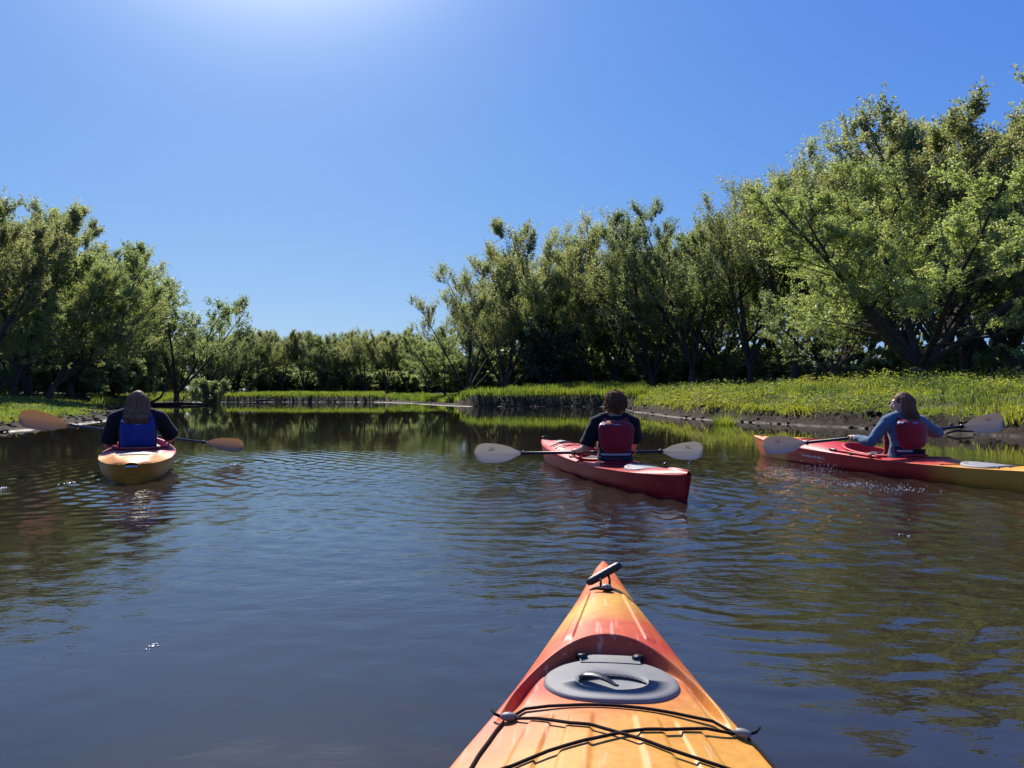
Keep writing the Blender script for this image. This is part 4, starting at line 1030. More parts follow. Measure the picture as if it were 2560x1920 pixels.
# pull: a twisted rubber loop lying in the grip
mb = MB(); u = np.linspace(0, 1, 14)
pp = np.stack([-.050 + .060 * u, -LA + .000 - .034 * u ** 1.2, lid_z(0, 0) + .007 * np.sin(np.pi * np.clip(u * 1.1, 0, 1)) ** .8 + .006], -1)
mb.tube(pp, np.interp(u, [0, .15, .5, .85, 1], [.004, .0105, .009, .005, .003]), 8, flat=.36); mb.build('lid_pull', M['black_plastic'], lid)
mb = MB(); tt = np.linspace(.15, np.pi - .15, 18)          # black crescent strip drawn as the shadow along the grip's upper edge
mb.tube(np.stack([.002 + .054 * np.cos(tt), -LA - .016 + .0285 * np.sin(tt), lid_z(0, 0) + .002 + 0 * tt], -1), np.interp(np.linspace(0, 1, 18), [0, .5, 1], [.0015, .0042, .0015]), 6)
mb.build('grip_shadow', M['black_plastic'], lid)
# bow toggle on its cord
tp = hs_.pt(.262, -.02)[0]
mb = MB(); xs = np.linspace(-1, 1, 13); 
ax_ = np.array([.036, .006, .020]); c_ = tp + [-.002, .030, .025]
mb.tube(np.array([c_ + ax_ * x for x in xs]), np.interp(np.abs(xs), [0, .6, .9, 1], [.0105, .0105, .0095, .006]), 12, flat=.85)
tg_ = mb.build('bow_toggle', M['black_plastic'], ks)
mb = MB()
for sg in (-1, 1): mb.tube([tp + [sg * .009, -.006, -.002], tp + [sg * .0095, .010, .018], c_ + ax_ * (sg * .22) + [0, -.002, -.004]], .0026, 6)
mb.build('toggle_cord', M['cord'], tg_)
mb = MB(); mb.ell(tp + [.002, -.014, .007], (.0115, .0085, .0072)); mb.build('toggle_cleat', M['silver'], ks)
mb = MB(); mb.tube([tp + [-.024, -.012, .004], tp + [-.012, -.018, .005], tp + [.006, -.022, .004], tp + [.016, -.016, .003]], .0026, 6); mb.build('toggle_knot', M['cord'], ks)
# deck cords
def opt(px, py, it=6):
    """deck coordinates (a, v) seen at a picture point: used once to lay the cords where the photo has them"""
    a, z = .9, .34
    for _ in range(14):
        d = (CAM_H - z) * 1900 / (py - 990); x = (px - 1280) / 1900 * d
        dx, dy = x - BOW[0], d - BOW[1]
        a = -(dy * math.cos(HD) + dx * math.sin(HD)); lx = dx * math.cos(HD) - dy * math.sin(HD)
        v = float(np.clip(lx / float(hs_.w(np.array(max(a, .02)))), -1, 1)); z = float(hs_.deck(max(a, .02), v)) + .006
    return (a, v)
zc = lambda x, y: opt(1080 + x * .4159, 1380 + y * .4159)
rc = .0023
c1 = [zc(480, 965), zc(560, 920), zc(700, 905), zc(930, 893), zc(1180, 905), zc(1450, 945), zc(1680, 1000), zc(1830, 1075)]
c2 = [zc(480, 975), zc(640, 975), zc(830, 1000), zc(960, 1022), zc(1150, 1075), zc(1400, 1150), zc(1600, 1215), zc(1830, 1310), zc(1960, 1400)]
c3 = [zc(240, 1340), zc(480, 1255), zc(700, 1180), zc(960, 1105), zc(1150, 1060), zc(1400, 1052), zc(1640, 1050), zc(1830, 1070)]
c4 = [zc(430, 995), zc(390, 1040), zc(340, 1110), zc(280, 1190), zc(220, 1290), zc(150, 1400)]
c5 = [zc(1890, 1095), zc(1950, 1150), zc(2010, 1220), zc(2080, 1300), zc(2150, 1400)]
for c_i in (c1, c2, c3): add_cord(hs_, ks, c_i, rc, taut=1, n=6)
for c_i in (c4, c5): add_cord(hs_, ks, c_i, rc, 'side_cord', n=6)
for q_, s2 in ((zc(460, 980), 1), (zc(1855, 1078), -1)):
    p = hs_.pt(*q_, .007)[0]; mb = MB(); rot = np.array(Matrix.Rotation(.25 * s2 - .2, 3, 'Z')); mb.ell(p, (.0128, .0074, .0062), rot, 16, 10); mb.build('cord_lock', M['silver'], ks)
    mb = MB(); e = hs_.pt(q_[0] - .003, q_[1], .004)[0]
    mb.tube([p + [-.012 * s2, 0, 0], p + [-.020 * s2, .004, .001], p + [-.026 * s2, .012, .004]], rc, 6); mb.build('cord_tail', M['cord'], ks)
# ------------------------------------------------------------------ people
def skin_mat(name, col):
    m, nt, out = new_mat(name); p = N(nt, 'ShaderNodeBsdfPrincipled')
    tc = N(nt, 'ShaderNodeTexCoord'); nz = N(nt, 'ShaderNodeTexNoise'); nz.inputs['Scale'].default_value = 18; nz.inputs['Detail'].default_value = 4
    nt.links.new(tc.outputs['Object'], nz.inputs['Vector'])
    mx = N(nt, 'ShaderNodeMix', data_type='RGBA'); mx.inputs[6].default_value = (*col, 1); mx.inputs[7].default_value = (col[0] * .9, col[1] * .72, col[2] * .68, 1)
    nt.links.new(nz.outputs[0], mx.inputs[0]); nt.links.new(mx.outputs[2], p.inputs['Base Color'])
    p.inputs['Roughness'].default_value = .48; p.inputs['Subsurface Weight'].default_value = .12; p.inputs['Subsurface Radius'].default_value = (.02, .008, .004)
    nt.links.new(p.outputs[0], out.inputs[0]); return m
def cloth_mat(name, col, rough=.9, noise=.18, sheen=.2, scale=9):
    m = simple(name, col, rough, .2, noise, scale, bump=.25, bscale=420)
    for n in m.node_tree.nodes:
        if n.type == 'BSDF_PRINCIPLED': n.inputs['Sheen Weight'].default_value = sheen
    return m
M['skin'] = skin_mat('skin', (.56, .36, .27)); M['skin_pink'] = skin_mat('rosy_skin', (.54, .30, .23))
M['black_cloth'] = cloth_mat('black_tshirt', (.010, .010, .014), sheen=.1)
M['blue_cloth'] = cloth_mat('slate_blue_shirt', (.075, .135, .20), sheen=.3)
M['vest_red'] = cloth_mat('red_vest_nylon', (.27, .008, .016), .6); M['vest_blue'] = cloth_mat('blue_vest_nylon', (.008, .032, .21), .55)
M['vest_navy'] = cloth_mat('navy_mesh', (.014, .018, .035), .8); M['belt'] = cloth_mat('navy_webbing', (.02, .026, .05), .7)
M['reflect'] = simple('reflective_tape', (.72, .74, .76), .35, .5); M['logo'] = simple('pale_logo', (.42, .40, .44), .6)
def hair_mat(name, col):
    m, nt, out = new_mat(name); p = N(nt, 'ShaderNodeBsdfPrincipled')
    tc = N(nt, 'ShaderNodeTexCoord'); mg = N(nt, 'ShaderNodeMapping'); mg.inputs['Scale'].default_value = (48, 48, 4)
    nz = N(nt, 'ShaderNodeTexNoise'); nz.inputs['Scale'].default_value = 1.0; nz.inputs['Detail'].default_value = 3
    nt.links.new(tc.outputs['Object'], mg.inputs[0]); nt.links.new(mg.outputs[0], nz.inputs['Vector'])
    mx = N(nt, 'ShaderNodeMix', data_type='RGBA'); mx.inputs[6].default_value = (col[0] * .15, col[1] * .14, col[2] * .13, 1); mx.inputs[7].default_value = (min(col[0] * 2.6, 1), col[1] * 2.5, col[2] * 2.3, 1)
    nt.links.new(nz.outputs[0], mx.inputs[0]); nt.links.new(mx.outputs[2], p.inputs['Base Color'])
    p.inputs['Roughness'].default_value = .6; p.inputs['Specular IOR Level'].default_value = .25
    t = N(nt, 'ShaderNodeBsdfTranslucent'); t.inputs[0].default_value = (min(col[0] * 3, 1), min(col[1] * 2.6, 1), min(col[2] * 2.2, 1), 1)
    ms = N(nt, 'ShaderNodeMixShader'); ms.inputs[0].default_value = .3
    nt.links.new(p.outputs[0], ms.inputs[1]); nt.links.new(t.outputs[0], ms.inputs[2]); nt.links.new(ms.outputs[0], out.inputs[0]); return m
M['hair_curly'] = hair_mat('dark_curly_hair', (.15, .085, .045)); M['hair_blond'] = hair_mat('dark_blond_hair', (.19, .118, .065)); M['hair_brown'] = hair_mat('brown_hair', (.15, .085, .05))
M['patterned'] = None
def camo():
    m, nt, out = new_mat('black_white_patterned_cloth'); p = N(nt, 'ShaderNodeBsdfPrincipled'); tc = N(nt, 'ShaderNodeTexCoord')
    v = N(nt, 'ShaderNodeTexVoronoi'); v.inputs['Scale'].default_value = 26; nt.links.new(tc.outputs['Object'], v.inputs['Vector'])
    cr = N(nt, 'ShaderNodeValToRGB'); cr.color_ramp.interpolation = 'CONSTANT'
    cr.color_ramp.elements[0].color = (.02, .02, .02, 1); cr.color_ramp.elements[1].position = .5; cr.color_ramp.elements[1].color = (.55, .55, .48, 1)
    nt.links.new(v.outputs['Color'], cr.inputs[0]); nt.links.new(cr.outputs[0], p.inputs['Base Color']); p.inputs['Roughness'].default_value = .9
    nt.links.new(p.outputs[0], out.inputs[0]); return m
M['patterned'] = camo()

def remesh(mb, name, mat, parent, vox=.008, it=2, wr=0.0, seed=0):
    o = mb.build(name, mat, None)
    md = o.modifiers.new('r', 'REMESH'); md.mode = 'VOXEL'; md.voxel_size = vox; md.use_smooth_shade = True
    ms = o.modifiers.new('s', 'SMOOTH'); ms.iterations = it; ms.factor = .5
    dg = bpy.context.evaluated_depsgraph_get(); dg.update()
    me = bpy.data.meshes.new_from_object(o.evaluated_get(dg)); old = o.data
    o.modifiers.clear(); o.data = me; me.name = name; bpy.data.meshes.remove(old)
    n = len(me.vertices); co = np.empty(n * 3, np.float32); me.vertices.foreach_get('co', co); co = co.reshape(-1, 3)
    if wr:
        no = np.empty(n * 3, np.float32); me.vertices.foreach_get('normal', no); no = no.reshape(-1, 3)
        w_ = fbm(co[:, 0] * 16 + co[:, 1] * 9, co[:, 2] * 26 + co[:, 1] * 12 + seed, 5 + seed, 3) * 2
        w_ = w_ + (1 - np.abs(fbm(co[:, 2] * 12 + co[:, 0] * 14, co[:, 1] * 14, 9 + seed, 2)) * 4) * .5
        co = co + no * (w_ * wr)[:, None]; me.vertices.foreach_set('co', co.ravel())
    me.polygons.foreach_set('use_smooth', np.ones(len(me.polygons), bool)); me.update()
    if not me.materials: me.materials.append(mat)
    o.parent = parent; return o
def ik(s, h, l1, l2, pole):
    s, h, pole = map(lambda q: np.asarray(q, float), (s, h, pole)); d = h - s; D = np.linalg.norm(d)
    if D > (l1 + l2) * .985: k = D / ((l1 + l2) * .985); l1 *= k; l2 *= k
    u = d / D; a = (l1 ** 2 - l2 ** 2 + D ** 2) / (2 * D); hh = math.sqrt(max(l1 ** 2 - a ** 2, 0))
    p = pole - u * (pole @ u); p /= np.linalg.norm(p); return s + u * a + p * hh
def hand(mb, c, axis, wrist, side, s=1.0):
    """fist closed round a shaft of 15 mm radius through c; five unequal fingers, thumb against them"""
    c = np.asarray(c, float); ax = np.asarray(axis, float); ax /= np.linalg.norm(ax)
    b = np.asarray(wrist, float) - c; b -= ax * (b @ ax); b /= np.linalg.norm(b); n = np.cross(ax, b)
    if n[2] < 0: n = -n                                  # knuckles over the top
    rr_ = .026 * s
    mb.ell(c + b * .036 * s + n * .012 * s, (.040 * s, .026 * s, .020 * s), np.stack([ax, b, n], 1), 12, 8)      # palm
    for k, (off, ln) in enumerate([(-.030, .95), (-.010, 1.05), (.010, 1.0), (.029, .82)]):
        th_ = np.linspace(.25, .25 + 3.5 * ln, 8)
        pts = [c + ax * off * s + rr_ * (np.cos(t_) * (b * .55 + n * .83) + np.sin(t_) * (-b * .83 + n * .55)) for t_ in th_]
        pts = [c + b * .030 * s + n * .020 * s + ax * off * .9 * s] + pts
        mb.tube(pts, np.linspace(.0098, .0074, len(pts)) * s, 7)
    o_ = -.034 * side
    mb.tube([c + b * .045 * s + ax * o_ * s, c + b * .022 * s - n * .014 * s + ax * o_ * 1.15 * s, c - n * .027 * s + ax * o_ * .7 * s, c - b * .020 * s - n * .022 * s + ax * o_ * .3 * s], [.012 * s, .0115 * s, .010 * s, .008 * s], 8)
def torso_r(z, s=1.0, fat=1.0):
    """half width, half depth, centre y of the trunk at fraction z (0 hips .. 1 shoulders)"""
    rx = np.interp(z, [-.12, 0, .25, .5, .78, .92, 1.0, 1.08], [.150, .165, .140, .148, .172, .165, .115, .055]) * s * fat
    ry = np.interp(z, [-.12, 0, .25, .5, .78, .92, 1.0, 1.08], [.110, .115, .098, .105, .112, .095, .070, .050]) * s * fat
    cy_ = np.interp(z, [0, .4, .8, 1.08], [0, -.025, -.01, .025]) * s
    return rx, ry, cy_
def patch(z0, z1, wf, zsh, s, fat, side, th, off, zb, n=(17, 15), dn=0.0):
    """padded panel lying on the trunk. wf(t): half-angle; side -1 back, +1 front; th: pad thickness"""
    t = np.linspace(0, 1, n[1]); u = np.linspace(-1, 1, n[0]); outer = []; inner = []
    for ti in t:
        z = z0 + (z1 - z0) * ti; rx, ry, cy_ = torso_r(z, s, fat); W_ = wf(ti)
        ro, ri = [], []
        for ui in u:
            e = min(1, (1 - abs(ui)) * 5) ** .5 * min(1, ti * 7 + .02) ** .5 * min(1, (1 - ti) * 7 + .02) ** .5
            an = ui * W_; zz = zb + z * zsh - (dn * (1 - ui * ui) * ti)
            for lst, o_ in ((ro, off + th * e), (ri, off - .004)):
                lst.append([(rx + o_) * math.sin(an), cy_ + side * (ry + o_) * math.cos(an), zz])
        outer.append(ro); inner.append(ri)
    O, I = np.array(outer), np.array(inner); mb = MB()
    if side < 0: mb.grid(O); mb.grid(I[::-1])
    else: mb.grid(O[::-1]); mb.grid(I)
    return mb
def band(z, hh, zsh, s, fat, off, zb, n=40, a0=0, a1=2 * np.pi, th=.004, tiltf=None):
    an = np.linspace(a0, a1, n); rows = []
    for dz, o_ in ((-hh, off), (-hh, off + th), (hh, off + th), (hh, off)):
        rx, ry, cy_ = torso_r(z + dz / zsh, s, fat)
        zz = zb + z * zsh + dz + (tiltf(an) if tiltf else 0)
        rows.append(np.stack([(rx + o_) * np.sin(an), cy_ - (ry + o_) * np.cos(an), zz + 0 * an], -1))
    mb = MB(); mb.grid(np.array(rows)); return mb

def person(loc, yaw, label, s, ztop, hands, poles, shaft, skin, shirt, sleeve, hair, head_yaw, head_tilt, kyaw, vest, seat_z=.045, fat=1.0, legs=None, hw=1.0, legcloth='vest_navy', hsz=1.0):
    root = empty('person', (loc[0], loc[1], 0), yaw); tag(root, label, 'person')
    Mi = (Matrix.Translation((loc[0], loc[1], 0)) @ Matrix.Rotation(yaw, 4, 'Z')).inverted()
    toL = lambda p: np.array(Mi @ Vector(p))
    zb = seat_z + .085 * s; HS = ztop - zb                       # hip height to crown
    zsh = HS * .655                                             # hips to shoulder line
    A = np.array; body = MB()
    zs = np.linspace(-.12, 1.08, 15); rows = []
    an = np.linspace(0, 2 * np.pi, 25)[:-1]
    for z in zs:
        rx, ry, cy_ = torso_r(z, s, fat); rows.append(np.stack([rx * np.sin(an), cy_ + ry * np.cos(an), np.full(24, zb + z * zsh)], -1))
    rows.append(rows[-1] * 0 + rows[-1].mean(0)); rows.insert(0, rows[0] * 0 + rows[0].mean(0))
    body.grid(np.array(rows), closed_u=True)
    hr_ = HS * .345 / 2 * .92 * hsz; hs2 = hr_ / .118                      # head size factor
    hc = A([0, .028 * s, ztop - hr_])
    Rh = np.array(Matrix.Rotation(head_yaw, 3, 'Z') @ Matrix.Rotation(head_tilt[0], 3, 'X') @ Matrix.Rotation(head_tilt[1], 3, 'Y'))
    H = lambda p: hc + Rh @ (A(p, float) * hs2)
    body.tube([A([0, .010 * s, zb + zsh * .97]), A([0, .018 * s, zb + zsh * 1.12]), hc - A([0, .01, hr_ * .45])], [.066 * s, .052 * s, .052 * s], 14)
    for sg in (-1, 1): body.tube([A([sg * .05 * s, .0, zb + zsh * 1.06]), A([sg * .12 * s * fat, 0, zb + zsh * .975]), A([sg * .168 * s * fat, 0, zb + zsh * .91])], [.045 * s, .044 * s, .05 * s], 12)
    body.ell(H([0, -.012, .012]), A([.076, .094, .103]) * hs2, Rh, 20, 14)
    body.ell(H([0, .030, -.045]), A([.055, .060, .072]) * hs2, Rh, 16, 10)
    body.ell(H([0, .068, -.095]), A([.024, .020, .018]) * hs2, Rh, 10, 8)                      # chin
    body.tube([H([0, .082, .012]), H([0, .098, -.014]), H([0, .110, -.034]), H([0, .092, -.042])], A([.009, .012, .0145, .012]) * hs2, 8)   # nose
    body.ell(H([0, .074, .030]), A([.046, .022, .012]) * hs2, Rh, 12, 8)                       # brow
    body.ell(H([0, .088, -.062]), A([.023, .011, .0065]) * hs2, Rh, 10, 6); body.ell(H([0, .086, -.074]), A([.019, .011, .0065]) * hs2, Rh, 10, 6)
    for sg in (-1, 1):
        body.ell(H([sg * .040, .066, -.028]), A([.022, .020, .022]) * hs2, Rh, 10, 8)              # cheeks
        body.ell(H([sg * .077, -.004, -.012]), A([.010, .019, .031]) * hs2, Rh, 10, 8)             # ears
    # arms
    ul, fl_ = .275 * s, .245 * s; elb = []; shl = []
    for sg, hp, pole in ((-1, hands[0], poles[0]), (1, hands[1], poles[1])):
        S = A([sg * .185 * s * fat, 0, zb + zsh * .90]); Hn = toL(hp); axl = toL(A(shaft[1])) - toL(A(shaft[0])); axl /= np.linalg.norm(axl)
        W0 = Hn + (S - Hn) / np.linalg.norm(S - Hn) * .07 * s; E = ik(S, W0, ul, fl_, pole)
        b = E - Hn; b -= axl * (b @ axl); b /= np.linalg.norm(b); W0 = Hn + b * .062 * s + A([0, 0, .010])
        E = ik(S, W0, ul, fl_, pole); elb.append((S, E, W0)); 
        body.tube([S, S * .6 + E * .4, S * .15 + E * .85, E, E * .7 + W0 * .3, E * .2 + W0 * .8, W0], A([.050, .047, .040, .038, .040, .029, .025]) * s * (.5 + .5 * fat), 12)
        body.tube([W0, W0 * .5 + Hn * .5 + A([0, 0, .006])], [.026 * s, .027 * s], 10)
        hand(body, Hn, axl, W0, -sg, s)
    # legs folded into the cockpit
    ca, sa = math.cos(kyaw - yaw), math.sin(kyaw - yaw)
    K = lambda x, y, z: A([x * ca - y * sa, x * sa + y * ca, z])
    for sg in (-1, 1):
        hp, kn, ft = K(sg * .085 * s, .02, zb - .005), K(sg * .15 * s, .36 * s, seat_z + .11 * s), K(sg * .11 * s, .72 * s, seat_z + .03)
        body.tube([hp, hp * .5 + kn * .5, kn], [.080 * s, .068 * s, .054 * s], 12)
        body.tube([kn, kn * .6 + ft * .4, ft], [.052 * s, .050 * s, .034 * s], 12)
        body.ell(ft + K(0, .05, .03), (.04, .05, .075), None, 10, 8)
    remesh(body, 'body', M[skin], root, .0078 * s, 2)
    # eyes
    for sg in (-1, 1):
        e = MB(); e.ell(H([sg * .031, .079, .008]), A([.0115, .010, .009]) * hs2, Rh, 12, 8); e.build('eye', M['reflect'], root)
    # shirt: trunk shell and sleeves
    sh = MB(); rows = []
    for z in np.linspace(-.10, 1.03, 15):
        rx, ry, cy_ = torso_r(z, s, fat); g_ = .016 + .012 * math.exp(-((z - .1) / .2) ** 2)
        rows.append(np.stack([(rx + g_) * np.sin(an), cy_ + (ry + g_) * np.cos(an), np.full(24, zb + z * zsh + .004)], -1))
    rows.append(rows[-1] * 0 + rows[-1].mean(0)); rows.insert(0, rows[0] * 0 + rows[0].mean(0)); sh.grid(np.array(rows), closed_u=True)
    for sg in (-1, 1): sh.tube([A([sg * .06 * s, .0, zb + zsh * 1.035]), A([sg * .12 * s * fat, 0, zb + zsh * .985]), A([sg * .170 * s * fat, 0, zb + zsh * .915])], [.048 * s, .056 * s, .066 * s], 14)
    for (S, E, W0) in elb:
        sh.ell(S, A([.070, .068, .068]) * s, None, 14, 10)
        if sleeve == 'short':
            sh.tube([S + (S - E) * .02, S * .7 + E * .3, S * .30 + E * .70, S * .10 + E * .90], A([.068, .070, .074, .080]) * s, 16)
        else:
            sh.tube([S, S * .6 + E * .4, S * .2 + E * .8, E, E * .75 + W0 * .25, E * .3 + W0 * .7, E * .04 + W0 * .96], A([.068, .062, .056, .055, .052, .043, .037]) * s, 16)
    remesh(sh, 'shirt', M[shirt], root, .010 * s, 2, wr=.0045, seed=int(s * 10) + len(label))
    # shorts over hips and thighs
    st_ = MB()
    for sg in (-1, 1):
        hp, kn = K(sg * .085 * s, .02, zb - .005), K(sg * .15 * s, .36 * s, seat_z + .11 * s)
        st_.tube([hp, hp * .5 + kn * .5, hp * .12 + kn * .88], A([.095, .083, .076]) * s, 14)
    st_.ell(A([0, 0, zb - .01]), (.185 * s * fat, .14 * s, .10 * s), None, 16, 10)
    remesh(st_, 'shorts', M[legcloth], root, .014 * s, 2, wr=.003)
    # life vest
    V = MB(); ft_ = fat
    vr = empty('life_vest', (0, 0, 0)); vr.parent = root
    bt = [.30, .96] if vest['high'] else [.14, .98]
    wf = (lambda t: np.interp(t, [0, .12, .35, .75, .95, 1], [.62, .86, 1.02, 1.0, .80, .62])) if vest['high'] else (lambda t: np.interp(t, [0, .1, .5, .8, 1], [.80, .98, 1.0, .82, .78]))
    bk = patch(bt[0], bt[1], wf, zsh, s, ft_, -1, .052 * s if vest['high'] else .034 * s, .022, zb, dn=0 if vest['high'] else .055 * s)
    bk.build('back_panel', M[vest['mat']], vr)
    fr = patch(.02, .86, lambda t: np.interp(t, [0, .5, 1], [1.1, 1.1, .8]), zsh, s, ft_, 1, .05 * s, .022, zb); fr.build('front_panel', M[vest['mat']], vr)
    lo = patch(-.02, bt[0] + .06, lambda t: 1.25, zsh, s, ft_, -1, .006, .020, zb); lo.build('lower_back_mesh', M['vest_navy'], vr)
    for sg in (-1, 1):
        rxs, rys, cys = torso_r(.9, s, ft_)
        sb = MB(); sb.tube([A([sg * .100 * s, cys - rys - .035, zb + zsh * .90]), A([sg * .100 * s, -.055 * s, zb + zsh * .985]), A([sg * .098 * s, 0, zb + zsh * 1.035]), A([sg * .098 * s, .05 * s, zb + zsh * .985]), A([sg * .10 * s, rys + .03, zb + zsh * .82])], A([.016, .030, .032, .030, .016]) * s, 10, flat=.32)
        sb.build('shoulder_strap', M[vest['mat']], vr)
    if vest['high']:
        band(bt[0] - .035, .010, zsh, s, ft_, .027, zb, a0=-1.0, a1=1.0).build('panel_piping', M['logo'], vr)
        for q_ in (.20, .155): band(q_, .0035, zsh, s, ft_, .026, zb, a0=-1.25, a1=1.25).build('mesh_strap', M['belt'], vr)
    bb = band(.10, .011, zsh, s, ft_, .030, zb); bb.build('waist_belt', M['belt'], vr)
    for sg in (-1, 1):                                         # adjuster rings
        rx, ry, cy_ = torso_r(.10, s, ft_); a_ = sg * .95; c0 = A([(rx + .038) * math.sin(a_), cy_ - (ry + .038) * math.cos(a_), zb + .10 * zsh])
        tt = np.linspace(0, 2 * np.pi, 13); e1 = A([math.cos(a_), math.sin(a_), 0]); rg = MB(); rg.tube([c0 + .016 * (math.cos(q) * e1 + math.sin(q) * A([0, 0, 1])) for q in tt], .0035, 6, cap=False); rg.build('adjuster_ring', M['belt'], vr)
    # reflective bar at the left shoulder and a small pale logo
    def bar(u0, u1, t0, t1, mat, nm, lift=.0035):
        P = []
        for tt_ in np.linspace(t0, t1, 3):
            row = []
            for uu in np.linspace(u0, u1, 6):
                z = bt[0] + (bt[1] - bt[0]) * tt_; rx, ry, cy_ = torso_r(z, s, ft_); W_ = wf(tt_); thk = .052 * s if vest['high'] else .034 * s
                e = min(1, (1 - abs(uu)) * 5) ** .5 * min(1, tt_ * 7 + .02) ** .5 * min(1, (1 - tt_) * 7 + .02) ** .5
                o_ = .022 + thk * e + lift; dn_ = 0 if vest['high'] else .055 * s * (1 - uu * uu) * tt_
                row.append([(rx + o_) * math.sin(uu * W_), cy_ - (ry + o_) * math.cos(uu * W_), zb + z * zsh - dn_])
            P.append(row)
        mb = MB(); mb.grid(np.array(P)); mb.build(nm, M[mat], vr)
    bar(-.86, -.55, .86, .905, 'reflect', 'reflective_bar'); bar(-.12, .16, .86, .885, 'logo', 'small_logo')
    # hair
    R_ = np.random.default_rng(len(label)); hb = MB()
    if hair == 'curly':
        hb.ell(H([0, -.024, .022]), A([.092, .100, .105]) * hs2, Rh, 20, 14)
        hb.ell(H([0, -.050, -.050]), A([.070, .062, .065]) * hs2, Rh, 16, 10)
        n_ = 640
        for k in range(n_):
            d = R_.normal(0, 1, 3); d /= np.linalg.norm(d)
            if d[1] > .45 and d[2] < .45: continue
            if d[2] < -.75: continue
            k9 = R_.uniform(.98, 1.14); c0 = H([d[0] * .097 * k9, -.026 + d[1] * .106 * k9, .010 + d[2] * .106 * k9]); u = np.cross(d, R_.normal(0, 1, 3)); u /= np.linalg.norm(u); w_ = np.cross(Rh @ d, u)
            q = np.linspace(0, R_.uniform(4, 7.5), 9); rr_ = R_.uniform(.009, .016) * hs2
            pts = [c0 + rr_ * (math.cos(t_) * u + math.sin(t_) * w_) + (Rh @ d) * (t_ * .0030 - .004) for t_ in q]
            hb.tube(pts, R_.uniform(.0028, .0045) * hs2, 4, cap=False)
    else:
        Lh = {'long': .31, 'bob': .195}[hair]; amax = {'long': 2.1, 'bob': 1.82}[hair]; bkk = {'long': .125, 'bob': .045}[hair]
        hb.ell(H([0, -.020, .027]), A([.083 * (.7 + .3 * hw), .097, .097]) * hs2, Rh, 20, 14)
        n_ = 640
        for k in range(n_):
            # roots over the scalp, strands falling to the shoulders round the back and sides
            az = R_.uniform(-amax, amax); el = R_.uniform(.15, 1.45)
            d = A([math.sin(az) * math.cos(el), -math.cos(az) * math.cos(el), math.sin(el)])
            top = A([d[0] * .080, -.022 + d[1] * .092, .020 + d[2] * .096])
            side_ = A([math.sin(az), -math.cos(az), 0]); lay = R_.uniform(.92, 1.10) + abs(R_.normal(0, .02))
            ymx = -.022 + side_[1] * .102 * lay
            p1 = A([side_[0] * .092 * lay * hw, ymx, .0]); p2 = A([side_[0] * .100 * lay * hw, ymx - .004, -.07]); 
            Ls = Lh * R_.uniform(.78, 1.05)
            fan = R_.normal(0, .014)
            if hair == 'long': bkk = 0
            p3 = A([side_[0] * (.098 if hair == 'long' else .106) * lay * hw + fan, ymx * .9 - bkk * (max(0, math.cos(az)) if hair == 'bob' else (.8 + .2 * math.cos(az))), .02 - Ls])
            if hair == 'long': p3 = A([side_[0] * .088 * lay * hw + fan + .014 * math.sin(17 * az), -.207 - .018 * math.cos(az) - .012 * math.cos(17 * az) + R_.normal(0, .004), .02 - Ls]); p2 = A([side_[0] * .106 * lay * hw, ymx - .02 - .03 * (az * az > 1), -.09])
            pts = [H(top), H((top + p1) * .5 + d * .020), H(p1), H(p2), H(p3)]
            # subdivide
            P5 = np.array(pts); tq = np.linspace(0, 4, 11); Pq = np.stack([np.interp(tq, range(5), P5[:, i]) for i in range(3)], -1)
            Pq[1:-1] = (Pq[:-2] + 2 * Pq[1:-1] + Pq[2:]) / 4
            hb.tube(Pq, np.interp(tq, [0, 1, 3, 4], [.003, .0042, .0045, .0015]) * hs2, 5, cap=False)
        # inner mass so that no light shows through the fall
        rows = []; aa = np.linspace(-amax, amax, 26)
        for zz_, k_ in ((.05, .80), (.0, .88), (-.06, .92), (-.12, .86), (.04 - Lh, .74)):
            rows.append([H([math.sin(q) * .096 * k_ * hw, -.022 - math.cos(q) * (.098 * k_) - bkk * .75 * (zz_ < -.13), zz_]) for q in aa])
        if hair == 'long':
            for zz_, y_, x_ in ((-.16, -.165, .098), (-.20, -.205, .102), (.07 - Lh, -.200, .090)):
                rows.insert(-1, [H([math.sin(q) * x_ * hw, y_ - .012 * math.cos(q), zz_]) for q in aa])
            rows.pop()
        hb.grid(np.array(rows))
    hb.build('hair', M['hair_' + {'curly': 'curly', 'long': 'blond', 'bob': 'brown'}[hair]], root)
    return root

def pw(px, py, d): return np.array([(px - 1280) / 1900 * d, d, CAM_H - (py - 990) * d / 1900])
def blade_mat(name, col, tr, alpha=1.0):
    m, nt, out = new_mat(name); p = N(nt, 'ShaderNodeBsdfPrincipled'); p.inputs['Base Color'].default_value = (*col, 1); p.inputs['Roughness'].default_value = .32
    t = N(nt, 'ShaderNodeBsdfTranslucent'); t.inputs[0].default_value = (*tr, 1); ms = N(nt, 'ShaderNodeMixShader'); ms.inputs[0].default_value = .42
    nt.links.new(p.outputs[0], ms.inputs[1]); nt.links.new(t.outputs[0], ms.inputs[2]); nt.links.new(ms.outputs[0], out.inputs[0]); return m
M['blade_grey'] = blade_mat('smoky_blade', (.60, .56, .50), (.62, .58, .50)); M['blade_taupe'] = blade_mat('taupe_blade', (.50, .44, .38), (.52, .44, .35)); M['blade_orange'] = blade_mat('amber_blade', (.50, .33, .17), (.66, .45, .22))
